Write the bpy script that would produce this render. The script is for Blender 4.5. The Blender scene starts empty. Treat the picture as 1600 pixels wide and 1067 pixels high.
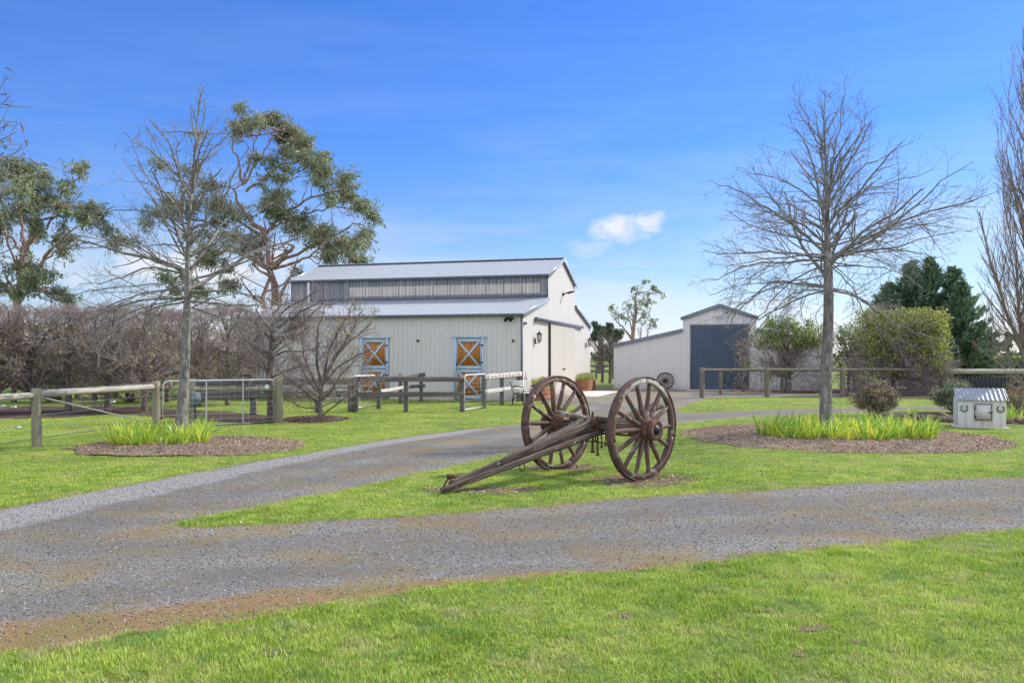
import bpy, math, random
import numpy as np
from mathutils import Vector, Matrix
from mathutils.geometry import delaunay_2d_cdt
PI = math.pi
SC = bpy.context.scene
COL = SC.collection
F, HZ, CX, H = 1350.0, 559.0, 800.0, 1.62
def G(x, y, z=0.0):                       # a picture point lying on the ground
    Y = (H - z) * F / (y - HZ)
    return Vector(((x - CX) / F * Y, Y, z))
def W(x, y, Y):                           # a picture point at a known depth
    return Vector(((x - CX) / F * Y, Y, H + (HZ - y) / F * Y))

# ------------------------------------------------------------------ tagging
def tag(o, label=None, cat=None, group=None, kind=None):
    if label: o['label'] = label
    if cat: o['category'] = cat
    if group: o['group'] = group
    if kind: o['kind'] = kind
    return o
def thing(name, label, cat, loc=(0, 0, 0), rz=0.0, group=None):
    o = bpy.data.objects.new(name, None); COL.objects.link(o)
    o.location = loc; o.rotation_euler = (0, 0, rz); o.empty_display_size = .2
    return tag(o, label, cat, group)
def copy_tree(o, parent=None):
    c = o.copy(); COL.objects.link(c)
    if parent is not None: c.parent = parent
    for ch in list(o.children): copy_tree(ch, c)
    return c
def wloc(o):
    v = Vector((0, 0, 0))
    while o is not None:
        v += Vector(o.location); o = o.parent
    return v

# ------------------------------------------------------------------ mesh collector
class MB:
    def __init__(s): s.v = []; s.f = []; s.n = 0; s.g = []; s.r = []
    def add(s, v, f, g=None, r=None):
        v = np.asarray(v, float).reshape(-1, 3)
        s.v.append(v); s.g.append(v.copy() if g is None else np.asarray(g, float).reshape(-1, 3))
        s.r.append(np.zeros(len(v)) if r is None else np.asarray(r, float))
        if isinstance(f, np.ndarray): s.f.append(f + s.n)
        else:
            for k in sorted(set(len(q) for q in f)):
                s.f.append(np.array([q for q in f if len(q) == k], dtype=np.int64) + s.n)
        s.n += len(v); return s
    def box(s, c, size, rz=0.0, ax=None):
        hx, hy, hz = size[0] / 2, size[1] / 2, size[2] / 2
        P = np.array([(x, y, z) for z in (-hz, hz) for y in (-hy, hy) for x in (-hx, hx)])
        if ax is None:
            ca, sa = math.cos(rz), math.sin(rz)
            A = np.array([(ca, sa, 0), (-sa, ca, 0), (0, 0, 1)])
        else: A = np.array([tuple(a) for a in ax])
        s.add(P @ A + np.array(tuple(c)), [(0, 2, 3, 1), (4, 5, 7, 6), (0, 1, 5, 4), (2, 6, 7, 3), (0, 4, 6, 2), (1, 3, 7, 5)], P + random.random() * 50)
        return s
    def beam(s, p0, p1, w, h, up=(0, 0, 1), segs=1, jit=0.0, seed=0, w1=None, h1=None, cham=0.15, side=None):
        """rectangular bar with chamfered edges; w across, h along 'up'"""
        p0 = Vector(p0); p1 = Vector(p1); L = (p1 - p0).length; d = (p1 - p0) / L
        sd = d.cross(Vector(up)).normalized() if side is None else Vector(side).normalized()
        u = sd.cross(d).normalized()
        rg = random.Random(seed * 977 + 3); w1 = w1 or w; h1 = h1 or h
        V = []; Gc = []; off = rg.random() * 40
        sec = [(-1, -1 + cham), (-1, 1 - cham), (-1 + cham, 1), (1 - cham, 1), (1, 1 - cham), (1, -1 + cham), (1 - cham, -1), (-1 + cham, -1)]
        for i in range(segs + 1):
            t = i / segs; ww = (w + (w1 - w) * t) / 2; hh = (h + (h1 - h) * t) / 2
            for (a, b) in sec:
                j = 1 + rg.uniform(-jit, jit)
                p = p0 + d * (L * t) + sd * (a * ww * j) + u * (b * hh * j)
                V.append(tuple(p)); Gc.append((L * t + off, a * ww, b * hh))
        fs = []
        for i in range(segs):
            for k in range(8):
                a = i * 8 + k; b = i * 8 + (k + 1) % 8
                fs.append((a, b, b + 8, a + 8))
        v = len(V)
        fs.append(tuple(range(7, -1, -1))); fs.append(tuple(range(segs * 8, segs * 8 + 8)))
        s.add(V, [f[::-1] for f in fs], Gc); return s
    def tube(s, pts, rad, n=8, cap=True, seed=0, jit=0.0):
        P = np.array([[tuple(p) for p in pts]]); R = np.array([rad if hasattr(rad, '__len__') else [rad] * len(pts)], float)
        v, f, g = tubes(P, R, n)
        if jit:
            rg = np.random.default_rng(seed); c = np.repeat(P[0], n, 0)
            v = c + (v - c) * (1 + rg.uniform(-jit, jit, (len(v), 1)))
        s.add(v, f, g)
        if cap:
            m = len(pts)
            s.add(v[:n], [tuple(range(n))[::-1]]); s.add(v[(m - 1) * n:m * n], [tuple(range(n))])
        return s
    def lathe(s, prof, n=24, M=None):
        """prof: (radius, height along local z)"""
        V = []
        for r, z in prof:
            for k in range(n):
                a = 2 * PI * k / n; V.append((r * math.cos(a), r * math.sin(a), z))
        V = np.array(V); fs = []
        for i in range(len(prof) - 1):
            for k in range(n):
                a = i * n + k; b = i * n + (k + 1) % n
                fs.append((a, b, b + n, a + n))
        if M is not None: Vw = V @ np.array(M.to_3x3()).T + np.array(tuple(M.translation))
        else: Vw = V
        s.add(Vw, fs, V)
        return s
    def build(s, name, mat, parent=None, smooth=False, link=True, loc=None):
        v = np.concatenate(s.v); g = np.concatenate(s.g); r = np.concatenate(s.r)
        off = wloc(parent) if parent is not None else (Vector(loc) if loc is not None else Vector((0, 0, 0)))
        v = v - np.array(tuple(off))
        me = bpy.data.meshes.new(name)
        me.vertices.add(len(v)); me.vertices.foreach_set('co', v.astype(np.float32).ravel())
        loops = np.concatenate([f.ravel() for f in s.f]); tot = np.concatenate([np.full(len(f), f.shape[1]) for f in s.f])
        st = np.concatenate([[0], np.cumsum(tot)[:-1]])
        me.loops.add(len(loops)); me.loops.foreach_set('vertex_index', loops.astype(np.int32))
        me.polygons.add(len(tot)); me.polygons.foreach_set('loop_start', st.astype(np.int32))
        try: me.polygons.foreach_set('loop_total', tot.astype(np.int32))
        except Exception: pass
        if smooth: me.polygons.foreach_set('use_smooth', np.ones(len(tot), bool))
        a = me.attributes.new('gc', 'FLOAT_VECTOR', 'POINT'); a.data.foreach_set('vector', g.astype(np.float32).ravel())
        if r.any():
            a = me.attributes.new('rnd', 'FLOAT', 'POINT'); a.data.foreach_set('value', r.astype(np.float32))
        me.update(calc_edges=True); me.validate()
        me.materials.append(mat)
        o = bpy.data.objects.new(name, me)
        if link: COL.objects.link(o)
        if parent is not None: o.parent = parent
        elif loc is not None: o.location = loc
        return o

def tubes(P, R, n):
    """P (K,m,3) polylines, R (K,m) radii -> verts, quads, grain coords"""
    K, m, _ = P.shape
    T = np.gradient(P, axis=1); T /= np.linalg.norm(T, axis=2, keepdims=True) + 1e-9
    D = P[:, -1] - P[:, 0]; D /= np.linalg.norm(D, axis=1, keepdims=True) + 1e-9
    ref = np.where(np.abs(D[:, 2:3]) > .8, np.array([[1., 0, 0]]), np.array([[0, 0, 1.]]))[:, None, :]
    S = np.cross(T, ref); S /= np.linalg.norm(S, axis=2, keepdims=True) + 1e-9
    U = np.cross(S, T)
    a = np.arange(n) * 2 * PI / n
    V = P[:, :, None, :] + R[:, :, None, None] * (np.cos(a)[None, None, :, None] * S[:, :, None, :] + np.sin(a)[None, None, :, None] * U[:, :, None, :])
    seg = np.linalg.norm(np.diff(P, axis=1), axis=2); cum = np.concatenate([np.zeros((K, 1)), np.cumsum(seg, 1)], 1)
    g = np.zeros((K, m, n, 3)); g[..., 0] = cum[:, :, None] + np.arange(K)[:, None, None] * 1.7
    g[..., 1] = (R[:, :, None] * np.cos(a)); g[..., 2] = (R[:, :, None] * np.sin(a))
    idx = np.arange(K * m * n).reshape(K, m, n)
    A = idx[:, :-1, :]; B = np.roll(A, -1, 2); C = np.roll(idx[:, 1:, :], -1, 2); E = idx[:, 1:, :]
    f = np.stack([A, E, C, B], -1).reshape(-1, 4)
    return V.reshape(-1, 3), f, g.reshape(-1, 3)

# ------------------------------------------------------------------ materials
def new_mat(name):
    m = bpy.data.materials.new(name); m.use_nodes = True
    nt = m.node_tree; nt.nodes.clear(); return m, nt
class NT:
    def __init__(s, nt): s.nt = nt
    def n(s, t, **kw):
        x = s.nt.nodes.new(t)
        for k, v in kw.items():
            if k.startswith('i_'):
                key = k[2:].replace('_', ' ')
                x.inputs[key].default_value = v
            else: setattr(x, k, v)
        return x
    def l(s, a, b): s.nt.links.new(a, b)
    def noise(s, vec, scale, detail=6, rough=.6, dist=0.0):
        x = s.n('ShaderNodeTexNoise'); x.inputs['Scale'].default_value = scale; x.inputs['Detail'].default_value = detail
        x.inputs['Roughness'].default_value = rough; x.inputs['Distortion'].default_value = dist
        s.l(vec, x.inputs['Vector']); return x.outputs['Fac']
    def ramp(s, fac, stops, interp='LINEAR'):
        x = s.n('ShaderNodeValToRGB'); x.color_ramp.interpolation = interp
        e = x.color_ramp.elements
        while len(e) < len(stops): e.new(.5)
        for i, (p, c) in enumerate(stops):
            e[i].position = p; e[i].color = (*c, 1) if hasattr(c, '__len__') else (c, c, c, 1)
        s.l(fac, x.inputs['Fac']); return x.outputs['Color']
    def mix(s, fac, a, b, mode='MIX'):
        x = s.n('ShaderNodeMix', data_type='RGBA', blend_type=mode)
        for i, q in ((0, fac), (6, a), (7, b)):
            if hasattr(q, 'is_linked') or hasattr(q, 'links'): s.l(q, x.inputs[i])
            elif i == 0: x.inputs[0].default_value = q
            else: x.inputs[i].default_value = (*q, 1)
        return x.outputs[2]
    def math(s, op, a, b=None, clamp=False):
        x = s.n('ShaderNodeMath', operation=op); x.use_clamp = clamp
        for i, q in ((0, a), (1, b)):
            if q is None: continue
            if hasattr(q, 'links'): s.l(q, x.inputs[i])
            else: x.inputs[i].default_value = q
        return x.outputs[0]
    def mapping(s, vec, scale):
        x = s.n('ShaderNodeMapping'); x.inputs['Scale'].default_value = scale; s.l(vec, x.inputs['Vector']); return x.outputs[0]
    def attr(s, name, out='Vector'):
        return s.n('ShaderNodeAttribute', attribute_name=name).outputs[out]
    def bump(s, h, strength, dist):
        x = s.n('ShaderNodeBump'); x.inputs['Strength'].default_value = strength; x.inputs['Distance'].default_value = dist
        s.l(h, x.inputs['Height']); return x.outputs[0]
    def out(s, color, rough=.7, metal=0.0, normal=None, spec=.5, trans=None, alpha=None):
        b = s.n('ShaderNodeBsdfPrincipled'); o = s.n('ShaderNodeOutputMaterial')
        for nm, q in (('Base Color', color), ('Roughness', rough), ('Metallic', metal), ('Specular IOR Level', spec)):
            if hasattr(q, 'links'): s.l(q, b.inputs[nm])
            else: b.inputs[nm].default_value = (*q, 1) if hasattr(q, '__len__') else q
        if normal is not None: s.l(normal, b.inputs['Normal'])
        if trans is not None:
            t = s.n('ShaderNodeBsdfTranslucent'); m = s.n('ShaderNodeMixShader'); m.inputs[0].default_value = trans
            if hasattr(color, 'links'): s.l(color, t.inputs[0])
            else: t.inputs[0].default_value = (*color, 1)
            s.l(b.outputs[0], m.inputs[1]); s.l(t.outputs[0], m.inputs[2]); s.l(m.outputs[0], o.inputs[0])
        else: s.l(b.outputs[0], o.inputs[0])
        return b
def mat_mix(name, c1, c2, scale=6, rough=.7, metal=0.0, bump=.2, bs=40, c3=None, t3=(.62, .7), s3=3, spec=.4, coord='gc', stretch=(1, 1, 1), bd=.01, lo=.35, hi=.65):
    m, nt = new_mat(name); N = NT(nt)
    v = N.attr(coord) if coord == 'gc' else N.n('ShaderNodeNewGeometry').outputs['Position']
    v = N.mapping(v, stretch)
    f = N.noise(v, scale, 7, .65)
    col = N.ramp(f, [(lo, c1), (hi, c2)])
    if c3 is not None:
        g = N.noise(v, s3, 8, .7)
        col = N.mix(N.ramp(g, [(t3[0], 0.0), (t3[1], 1.0)]), col, c3)
    nb = N.noise(v, bs, 5, .7)
    N.out(col, rough, metal, N.bump(nb, bump, bd), spec); return m
def mat_wood(name, dark, mid, light, grain=60, lichen=None, rough=.85, bump=.6, amt=.62):
    m, nt = new_mat(name); N = NT(nt); v = N.attr('gc')
    g = N.noise(N.mapping(v, (1.2, grain, grain)), 1.0, 6, .7, .4)
    big = N.noise(N.mapping(v, (2, 6, 6)), 1.0, 5, .6)
    col = N.ramp(g, [(.32, dark), (.5, mid), (.68, light)])
    col = N.mix(N.math('MULTIPLY', N.ramp(big, [(.35, 0.0), (.7, 1.0)]), .5), col, mid)
    if lichen is not None:
        q = N.noise(N.mapping(v, (6, 9, 9)), 1.0, 9, .75)
        col = N.mix(N.ramp(q, [(amt, 0.0), (amt + .07, 1.0)]), col, lichen)
    N.out(col, rough, 0, N.bump(g, bump, .006), .25); return m
def mat_leaf(name, stops, trans=.3, rough=.55, scale=.6):
    m, nt = new_mat(name); N = NT(nt)
    r = N.attr('rnd', 'Fac'); p = N.n('ShaderNodeNewGeometry').outputs['Position']
    k = N.math('ADD', N.math('MULTIPLY', r, .65), N.math('MULTIPLY', N.noise(p, scale, 3, .5), .35))
    N.out(N.ramp(k, stops), rough, 0, None, .35, trans); return m
# ------------------------------------------------------------------ camera, light, sky
cam = bpy.data.cameras.new('camera'); co = bpy.data.objects.new('camera', cam); COL.objects.link(co); SC.camera = co
co.location = (0, 0, H); co.rotation_euler = (PI / 2, 0, 0)
cam.sensor_width = 36; cam.lens = 36 * F / 1600; cam.shift_y = (HZ - 533.5) / 1600; cam.clip_end = 6000; cam.clip_start = .05
SUN_AZ = Vector((.90, .40)).normalized(); SUN_EL = math.radians(39)
sd = bpy.data.lights.new('sun', 'SUN'); sd.energy = 3.05; sd.angle = math.radians(1.0); sd.color = (1, .93, .81)
so = bpy.data.objects.new('sun', sd); COL.objects.link(so)
to = Vector((SUN_AZ.x * math.cos(SUN_EL), SUN_AZ.y * math.cos(SUN_EL), math.sin(SUN_EL)))
so.rotation_euler = (-to).to_track_quat('-Z', 'Y').to_euler()
w = bpy.data.worlds.new('World'); SC.world = w; w.use_nodes = True
nt = w.node_tree; nt.nodes.clear(); N = NT(nt)
sky = N.n('ShaderNodeTexSky', sky_type='NISHITA'); sky.sun_disc = False; sky.sun_elevation = SUN_EL
sky.sun_rotation = math.atan2(SUN_AZ.x, SUN_AZ.y); sky.air_density = 1.0; sky.dust_density = .3; sky.ozone_density = 2.5; sky.altitude = 300
geo = N.n('ShaderNodeTexCoord').outputs['Generated']
sep = N.n('ShaderNodeSeparateXYZ'); N.l(geo, sep.inputs[0])
tint = N.ramp(sep.outputs[2], [(0.0, (.66, .66, .86)), (.10, (.52, .61, .79)), (.24, (.31, .55, 1.0)), (.5, (.27, .54, 1.04))])
skyc = N.mix(1.0, sky.outputs[0], tint, 'MULTIPLY')
# thin streaks of cloud low in the sky, and one small cumulus
mp = N.mapping(geo, (1.2, 1.2, 9.0))
n1 = N.noise(mp, 2.3, 9, .62, .3)
band = N.ramp(sep.outputs[2], [(0.0, 1.0), (.10, .8), (.17, .25), (.30, .06)])
wisp = N.math('MULTIPLY', N.math('MULTIPLY', N.ramp(n1, [(.38, 0.0), (.72, 1.0)]), band), .85)
def puff(px, py, rx, ry, scale, lo, hi, seed):
    d = (W(px, py, 1.0) - Vector((0, 0, H))).normalized()
    s = N.n('ShaderNodeVectorMath', operation='SUBTRACT'); N.l(geo, s.inputs[0]); s.inputs[1].default_value = d
    q = N.mapping(s.outputs[0], (1 / rx, 1 / rx, 1 / ry))
    ln = N.n('ShaderNodeVectorMath', operation='LENGTH'); N.l(q, ln.inputs[0])
    ad = N.n('ShaderNodeVectorMath', operation='ADD'); N.l(geo, ad.inputs[0]); ad.inputs[1].default_value = (seed, seed * .3, 0)
    f = N.noise(N.mapping(ad.outputs[0], (1, 1, 1.5)), scale, 8, .6)
    e = N.math('SUBTRACT', N.math('ADD', 1.0, N.math('MULTIPLY', N.math('SUBTRACT', f, .5), 2.6)), ln.outputs['Value'])
    return N.ramp(e, [(lo, 0.0), (hi, 1.0)])
p1 = N.math('MAXIMUM', puff(968, 356, .044, .019, 30, .05, .95, 3.1), puff(1006, 345, .032, .013, 36, .05, .95, 9.4))
p2 = puff(922, 386, .034, .015, 30, .1, 1.1, 7.7)
p3 = puff(290, 420, .17, .034, 11, .15, .75, 1.3)
p4 = puff(1010, 478, .09, .022, 16, .15, 1.3, 5.2)
m = N.math('MAXIMUM', wisp, N.math('MULTIPLY', p1, .92)); m = N.math('MAXIMUM', m, N.math('MULTIPLY', p2, .5))
m = N.math('MAXIMUM', m, N.math('MULTIPLY', p3, .85)); m = N.math('MAXIMUM', m, N.math('MULTIPLY', p4, .65))
skyc = N.mix(m, skyc, (4.6, 4.7, 4.9))
# unseen broken cloud added overhead and behind the viewer to brighten shaded walls
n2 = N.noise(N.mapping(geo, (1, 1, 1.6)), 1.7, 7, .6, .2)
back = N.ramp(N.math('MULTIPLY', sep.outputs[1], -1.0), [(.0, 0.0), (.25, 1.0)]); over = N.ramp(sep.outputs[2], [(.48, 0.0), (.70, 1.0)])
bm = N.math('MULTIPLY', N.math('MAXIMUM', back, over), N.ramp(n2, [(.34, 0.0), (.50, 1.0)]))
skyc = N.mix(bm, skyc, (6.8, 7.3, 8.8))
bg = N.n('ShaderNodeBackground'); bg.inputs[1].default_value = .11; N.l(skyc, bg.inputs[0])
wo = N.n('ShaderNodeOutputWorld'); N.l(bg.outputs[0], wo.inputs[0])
SC.view_settings.view_transform = 'Standard'; SC.view_settings.look = 'None'; SC.view_settings.exposure = 0.85; SC.view_settings.gamma = 1.0
SC.cycles.use_adaptive_sampling = True; SC.cycles.adaptive_threshold = .02; SC.cycles.max_bounces = 6; SC.cycles.transparent_max_bounces = 8
SC.cycles.use_denoising = True

# ------------------------------------------------------------------ ground outlines (metres)
rng = np.random.default_rng(11)
def outline(px, jit=.03, step=.12, seed=1, chaikin=2, closed=True, ground=False):
    P = np.array([tuple(G(*p)[:2]) if not ground else p for p in px])
    for _ in range(chaikin):
        Q = np.roll(P, -1, 0); P = np.stack([P * .75 + Q * .25, P * .25 + Q * .75], 1).reshape(-1, 2)
    out = []
    for i in range(len(P)):
        a, b = P[i], P[(i + 1) % len(P)]; L = np.linalg.norm(b - a)
        k = max(1, int(L / max(step, .012 * max(1, a[1])))); k = min(k, 400)
        for j in range(k): out.append(a + (b - a) * j / k)
    out = np.array(out); r = np.random.default_rng(seed)
    n = len(out); nz = r.normal(0, 1, (n, 2)); sm = nz.copy()
    for _ in range(2): sm = (np.roll(sm, 1, 0) + sm * 2 + np.roll(sm, -1, 0)) / 4
    big = r.normal(0, 1, (n, 2))
    for _ in range(30): big = (np.roll(big, 1, 0) + big + np.roll(big, -1, 0)) / 3
    return out + sm * jit + big * jit * 4
def inside(P, poly):
    x, y = P[:, 0], P[:, 1]; c = np.zeros(len(P), bool); n = len(poly)
    for i in range(n):
        x1, y1 = poly[i]; x2, y2 = poly[i - 1]
        if y1 == y2: continue
        k = (y1 > y) != (y2 > y)
        c ^= k & (x < (x2 - x1) * (y - y1) / (y2 - y1) + x1)
    return c
def sheet(name, poly, z, mat, kind='structure', grid=None, zf=None):
    vs = [Vector(p) for p in poly]; n = len(vs)
    if grid:
        lo = poly.min(0); hi = poly.max(0)
        gx, gy = np.meshgrid(np.arange(lo[0], hi[0], grid), np.arange(lo[1], hi[1], grid))
        q = np.stack([gx.ravel(), gy.ravel()], 1); q = q + rng.uniform(-.2, .2, q.shape) * grid
        q = q[inside(q, poly)]; vs += [Vector(p) for p in q]
    ov, oe, of, *_ = delaunay_2d_cdt(vs, [(i, (i + 1) % n) for i in range(n)], [], 0, 1e-5)
    V = np.array([tuple(v) for v in ov]); T = np.array([tuple(f) for f in of if len(f) == 3])
    cen = V[T].mean(1); T = T[inside(cen, poly)]
    nrm = np.cross(V[T[:, 1]] - V[T[:, 0]], V[T[:, 2]] - V[T[:, 0]]); T[nrm < 0] = T[nrm < 0][:, ::-1]
    Z = np.full(len(V), z) if zf is None else z + zf(V)
    b = MB(); b.add(np.column_stack([V, Z]), T)
    return tag(b.build(name, mat), kind=kind)
drive_px = [(-500, 882), (0, 797), (100, 775), (200, 757), (300, 738), (400, 720), (500, 703), (600, 686), (700, 673), (818, 661), (880, 648), (912, 637), (884, 632), (846, 628), (817, 625.5), (820, 600),
            (900, 604), (1090, 608.3), (1180, 609.5), (1320, 611), (1345, 620.5), (1316, 621), (1200, 620), (1110, 621.5), (1085, 628), (1066, 637), (1056, 645.5), (1110, 644), (1186, 640.6), (1282, 637.4), (1400, 635), (1700, 632),
            (1700, 640), (1470, 640.5), (1400, 641), (1282, 647), (1183, 651), (1080, 661), (1000, 672), (960, 680), (900, 690), (818, 704), (760, 718), (680, 737), (600, 755), (500, 775), (400, 794), (350, 801), (300, 813), (268, 822),
            (340, 822), (420, 818), (520, 812), (620, 807), (720, 800), (800, 793), (900, 783), (1000, 775), (1100, 770), (1200, 765), (1300, 757), (1400, 752), (1500, 748), (1620, 746), (2000, 738),
            (2000, 800), (1600, 829), (1500, 838), (1400, 850), (1311, 856), (1187, 871), (1000, 892), (850, 903), (700, 916), (600, 936), (544, 941), (476, 953), (394, 966), (337, 976), (232, 985), (187, 994), (86, 1015), (0, 1024), (-500, 1120)]
drive = outline(drive_px, .018, .07, 5, 1)
verge = outline([(-500, 1060), (0, 978), (150, 963), (262, 948), (412, 930), (600, 916), (800, 899), (900, 893), (1000, 889), (1187, 868), (1320, 853), (1187, 875), (1000, 897), (850, 908), (700, 923), (600, 942), (544, 947), (476, 960), (394, 974), (337, 983), (232, 993), (187, 1003), (86, 1024), (0, 1032), (-500, 1140)], .018, .06, 6, 1)
edge_strip = outline([(-400, 868), (0, 799), (100, 777), (200, 759), (300, 740), (400, 722), (500, 705), (600, 688), (700, 675), (790, 665), (700, 681), (600, 695), (500, 716), (400, 736), (300, 760), (200, 782), (100, 806), (0, 832), (-400, 925)], .025, .08, 7, 1)
def disc_outline(cx, cy, rx, ry, n=70, jit=.05, seed=1):
    a = np.arange(n) * 2 * PI / n
    return outline([(cx + rx * math.cos(t), cy + ry * math.sin(t)) for t in a], jit, .1, seed, 0, ground=True)
bedR = disc_outline(6.66, 17.75, 3.0, 3.2, seed=3, jit=.08); bedL = disc_outline(-5.9, 15.9, 2.05, 1.8, seed=4, jit=.09)
bedT = disc_outline(-5.15, 22.6, .95, 1.0, seed=8, jit=.06)
soilA = disc_outline(-.30, 10.55, .78, .27, 50, .05, 9); soilB = disc_outline(1.80, 11.5, .66, .55, 50, .05, 10); soilC = disc_outline(.80, 12.7, .62, .42, 50, .07, 12)
worn = [disc_outline(*G(px_, py_)[:2], rx_, ry_, 24, .02, 30 + j_) for j_, (px_, py_, rx_, ry_) in enumerate(((1258, 981, .13, .09), (1245, 1022, .05, .04), (1335, 1000, .05, .03), (425, 1022, .10, .07), (980, 960, .05, .05), (620, 985, .06, .05), (1432, 878, .07, .05), (140, 700, .5, .2), (120, 668, .35, .2)))]
bedS = outline([(1375, 643), (1500, 644.5), (1700, 645), (1700, 664), (1560, 663), (1490, 661), (1440, 659), (1372, 655)], .02, .1, 13, 1)
bedH = outline([(60, 655), (180, 646), (300, 657), (420, 664), (440, 652), (330, 641), (150, 634), (-150, 636), (-150, 652)], .05, .15, 14, 1)
bedX = outline([(1180, 613.2), (1320, 615), (1310, 618.5), (1400, 622.5), (1470, 624.5), (1500, 619), (1470, 608), (1330, 607), (1200, 607.5)], .03, .2, 15, 1)

# ------------------------------------------------------------------ ground materials
def grass_mat():
    m, nt = new_mat('lawn_ground'); N = NT(nt); p = N.n('ShaderNodeNewGeometry').outputs['Position']
    f = N.noise(p, .55, 6, .65); c = N.ramp(f, [(.3, (.11, .15, .03)), (.5, (.19, .235, .04)), (.7, (.27, .28, .075))])
    g = N.noise(p, 7, 8, .75); c = N.mix(N.ramp(g, [(.58, 0.0), (.72, .55)]), c, (.16, .125, .06))
    h = N.noise(p, 60, 6, .8); c = N.mix(N.ramp(h, [(.35, .7), (.6, 0.0)]), c, (.05, .085, .014))
    N.out(c, .8, 0, N.bump(h, .7, .02), .15); return m
def gravel_mat(name, stops, moss, mt, bumpd=.012, road=False):
    m, nt = new_mat(name); N = NT(nt); p = N.n('ShaderNodeNewGeometry').outputs['Position']
    cells = []
    for sc in (85, 160):
        v = N.n('ShaderNodeTexVoronoi', feature='F1'); v.inputs['Scale'].default_value = sc; N.l(p, v.inputs['Vector'])
        cells.append(v)
    s = N.n('ShaderNodeSeparateColor'); N.l(cells[0].outputs['Color'], s.inputs[0])
    s2 = N.n('ShaderNodeSeparateColor'); N.l(cells[1].outputs['Color'], s2.inputs[0])
    k = N.math('ADD', N.math('MULTIPLY', s.outputs[0], .55), N.math('MULTIPLY', s2.outputs[1], .45))
    c = N.ramp(k, stops)
    f = N.noise(p, .8, 8, .7); f2 = N.noise(p, 12, 6, .75)
    fm = N.math('ADD', N.math('MULTIPLY', f, .7), N.math('MULTIPLY', f2, .4))
    c = N.mix(N.ramp(fm, mt), c, moss)
    f3 = N.noise(N.mapping(p, (.35, 1.6, 1)), .9, 5, .6)
    c = N.mix(N.ramp(f3, [(.40, 0.0), (.70, .38)]), c, (.25, .195, .14))
    c = N.mix(N.ramp(N.noise(N.mapping(p, (.25, 1.1, 1)), 1.3, 4, .5), [(.47, 0.0), (.64, .28)]), c, (.09, .084, .084))
    if road:
        n5 = N.noise(p, 2.2, 7, .75); n6 = N.noise(p, 30, 4, .8)
        def edge(nm, soft): return N.ramp(N.math('ADD', N.math('ADD', N.attr(nm, 'Fac'), N.math('MULTIPLY', N.math('SUBTRACT', n5, .5), .55)), N.math('ADD', .5, N.math('MULTIPLY', N.math('SUBTRACT', n6, .5), .35))), [(.5 - soft, 0.0), (.5 + soft, 1.0)])
        pal = N.ramp(k, [(.1, (.16, .16, .155)), (.4, (.27, .265, .255)), (.65, (.36, .355, .34)), (.92, (.58, .57, .55))])
        tr = N.math('ADD', N.attr('rim', 'Fac'), N.math('MULTIPLY', N.math('SUBTRACT', N.noise(p, .7, 4, .6), .5), .5))
        trk = N.ramp(N.math('MULTIPLY', tr, -.25), [(.10, 0.0), (.19, .42), (.30, .42), (.37, 0.0)])
        c = N.mix(trk, c, (.135, .128, .122))
        c = N.mix(N.math('MULTIPLY', edge('pale', .07), .85), c, pal)
        dirt = N.ramp(k, [(.1, (.15, .078, .032)), (.5, (.30, .17, .075)), (.9, (.46, .31, .17))])
        dirt = N.mix(N.ramp(N.noise(p, 1.6, 8, .75), [(.42, 0.0), (.6, .8)]), dirt, (.22, .185, .055))
        c = N.mix(N.math('MULTIPLY', edge('verge', .10), .93), c, dirt)
        c = N.mix(N.math('MULTIPLY', edge('rim', .06), .8), c, dirt)
    d = N.math('ADD', N.math('MULTIPLY', cells[0].outputs['Distance'], -1.4), N.math('MULTIPLY', cells[1].outputs['Distance'], -.6))
    N.out(c, .85, 0, N.bump(d, 1.0, bumpd), .25); return m
M = {}
M['lawn'] = grass_mat()
M['gravel'] = gravel_mat('blue_gravel', [(.1, (.042, .041, .038)), (.4, (.160, .157, .148)), (.65, (.295, .288, .270)), (.92, (.62, .605, .56))], (.28, .205, .065), [(.52, 0.0), (.62, .8)], road=True)
M['pale_gravel'] = gravel_mat('pale_gravel', [(.1, (.14, .14, .135)), (.4, (.29, .285, .275)), (.65, (.38, .375, .36)), (.92, (.6, .59, .57))], (.24, .2, .12), [(.66, 0.0), (.76, .5)])
M['verge'] = gravel_mat('mossy_dirt', [(.1, (.085, .05, .024)), (.5, (.19, .115, .055)), (.9, (.32, .22, .13))], (.17, .135, .035), [(.42, 0.0), (.62, .85)])
M['mulch'] = gravel_mat('mulch', [(.1, (.08, .053, .036)), (.5, (.24, .17, .12)), (.9, (.48, .38, .28))], (.38, .30, .20), [(.48, 0.0), (.62, .8)], .02)
M['darkmulch'] = gravel_mat('dark_mulch', [(.1, (.02, .012, .01)), (.5, (.085, .045, .038)), (.9, (.17, .1, .085))], (.06, .035, .03), [(.5, 0.0), (.68, .6)], .02)
M['soil'] = gravel_mat('bare_soil', [(.1, (.07, .045, .03)), (.5, (.18, .12, .08)), (.9, (.34, .25, .17))], (.24, .20, .05), [(.5, 0.0), (.66, .6)], .012)
M['concrete'] = mat_mix('concrete', (.50, .44, .37), (.60, .54, .46), 3, .85, bump=.1, coord='pos')

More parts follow.
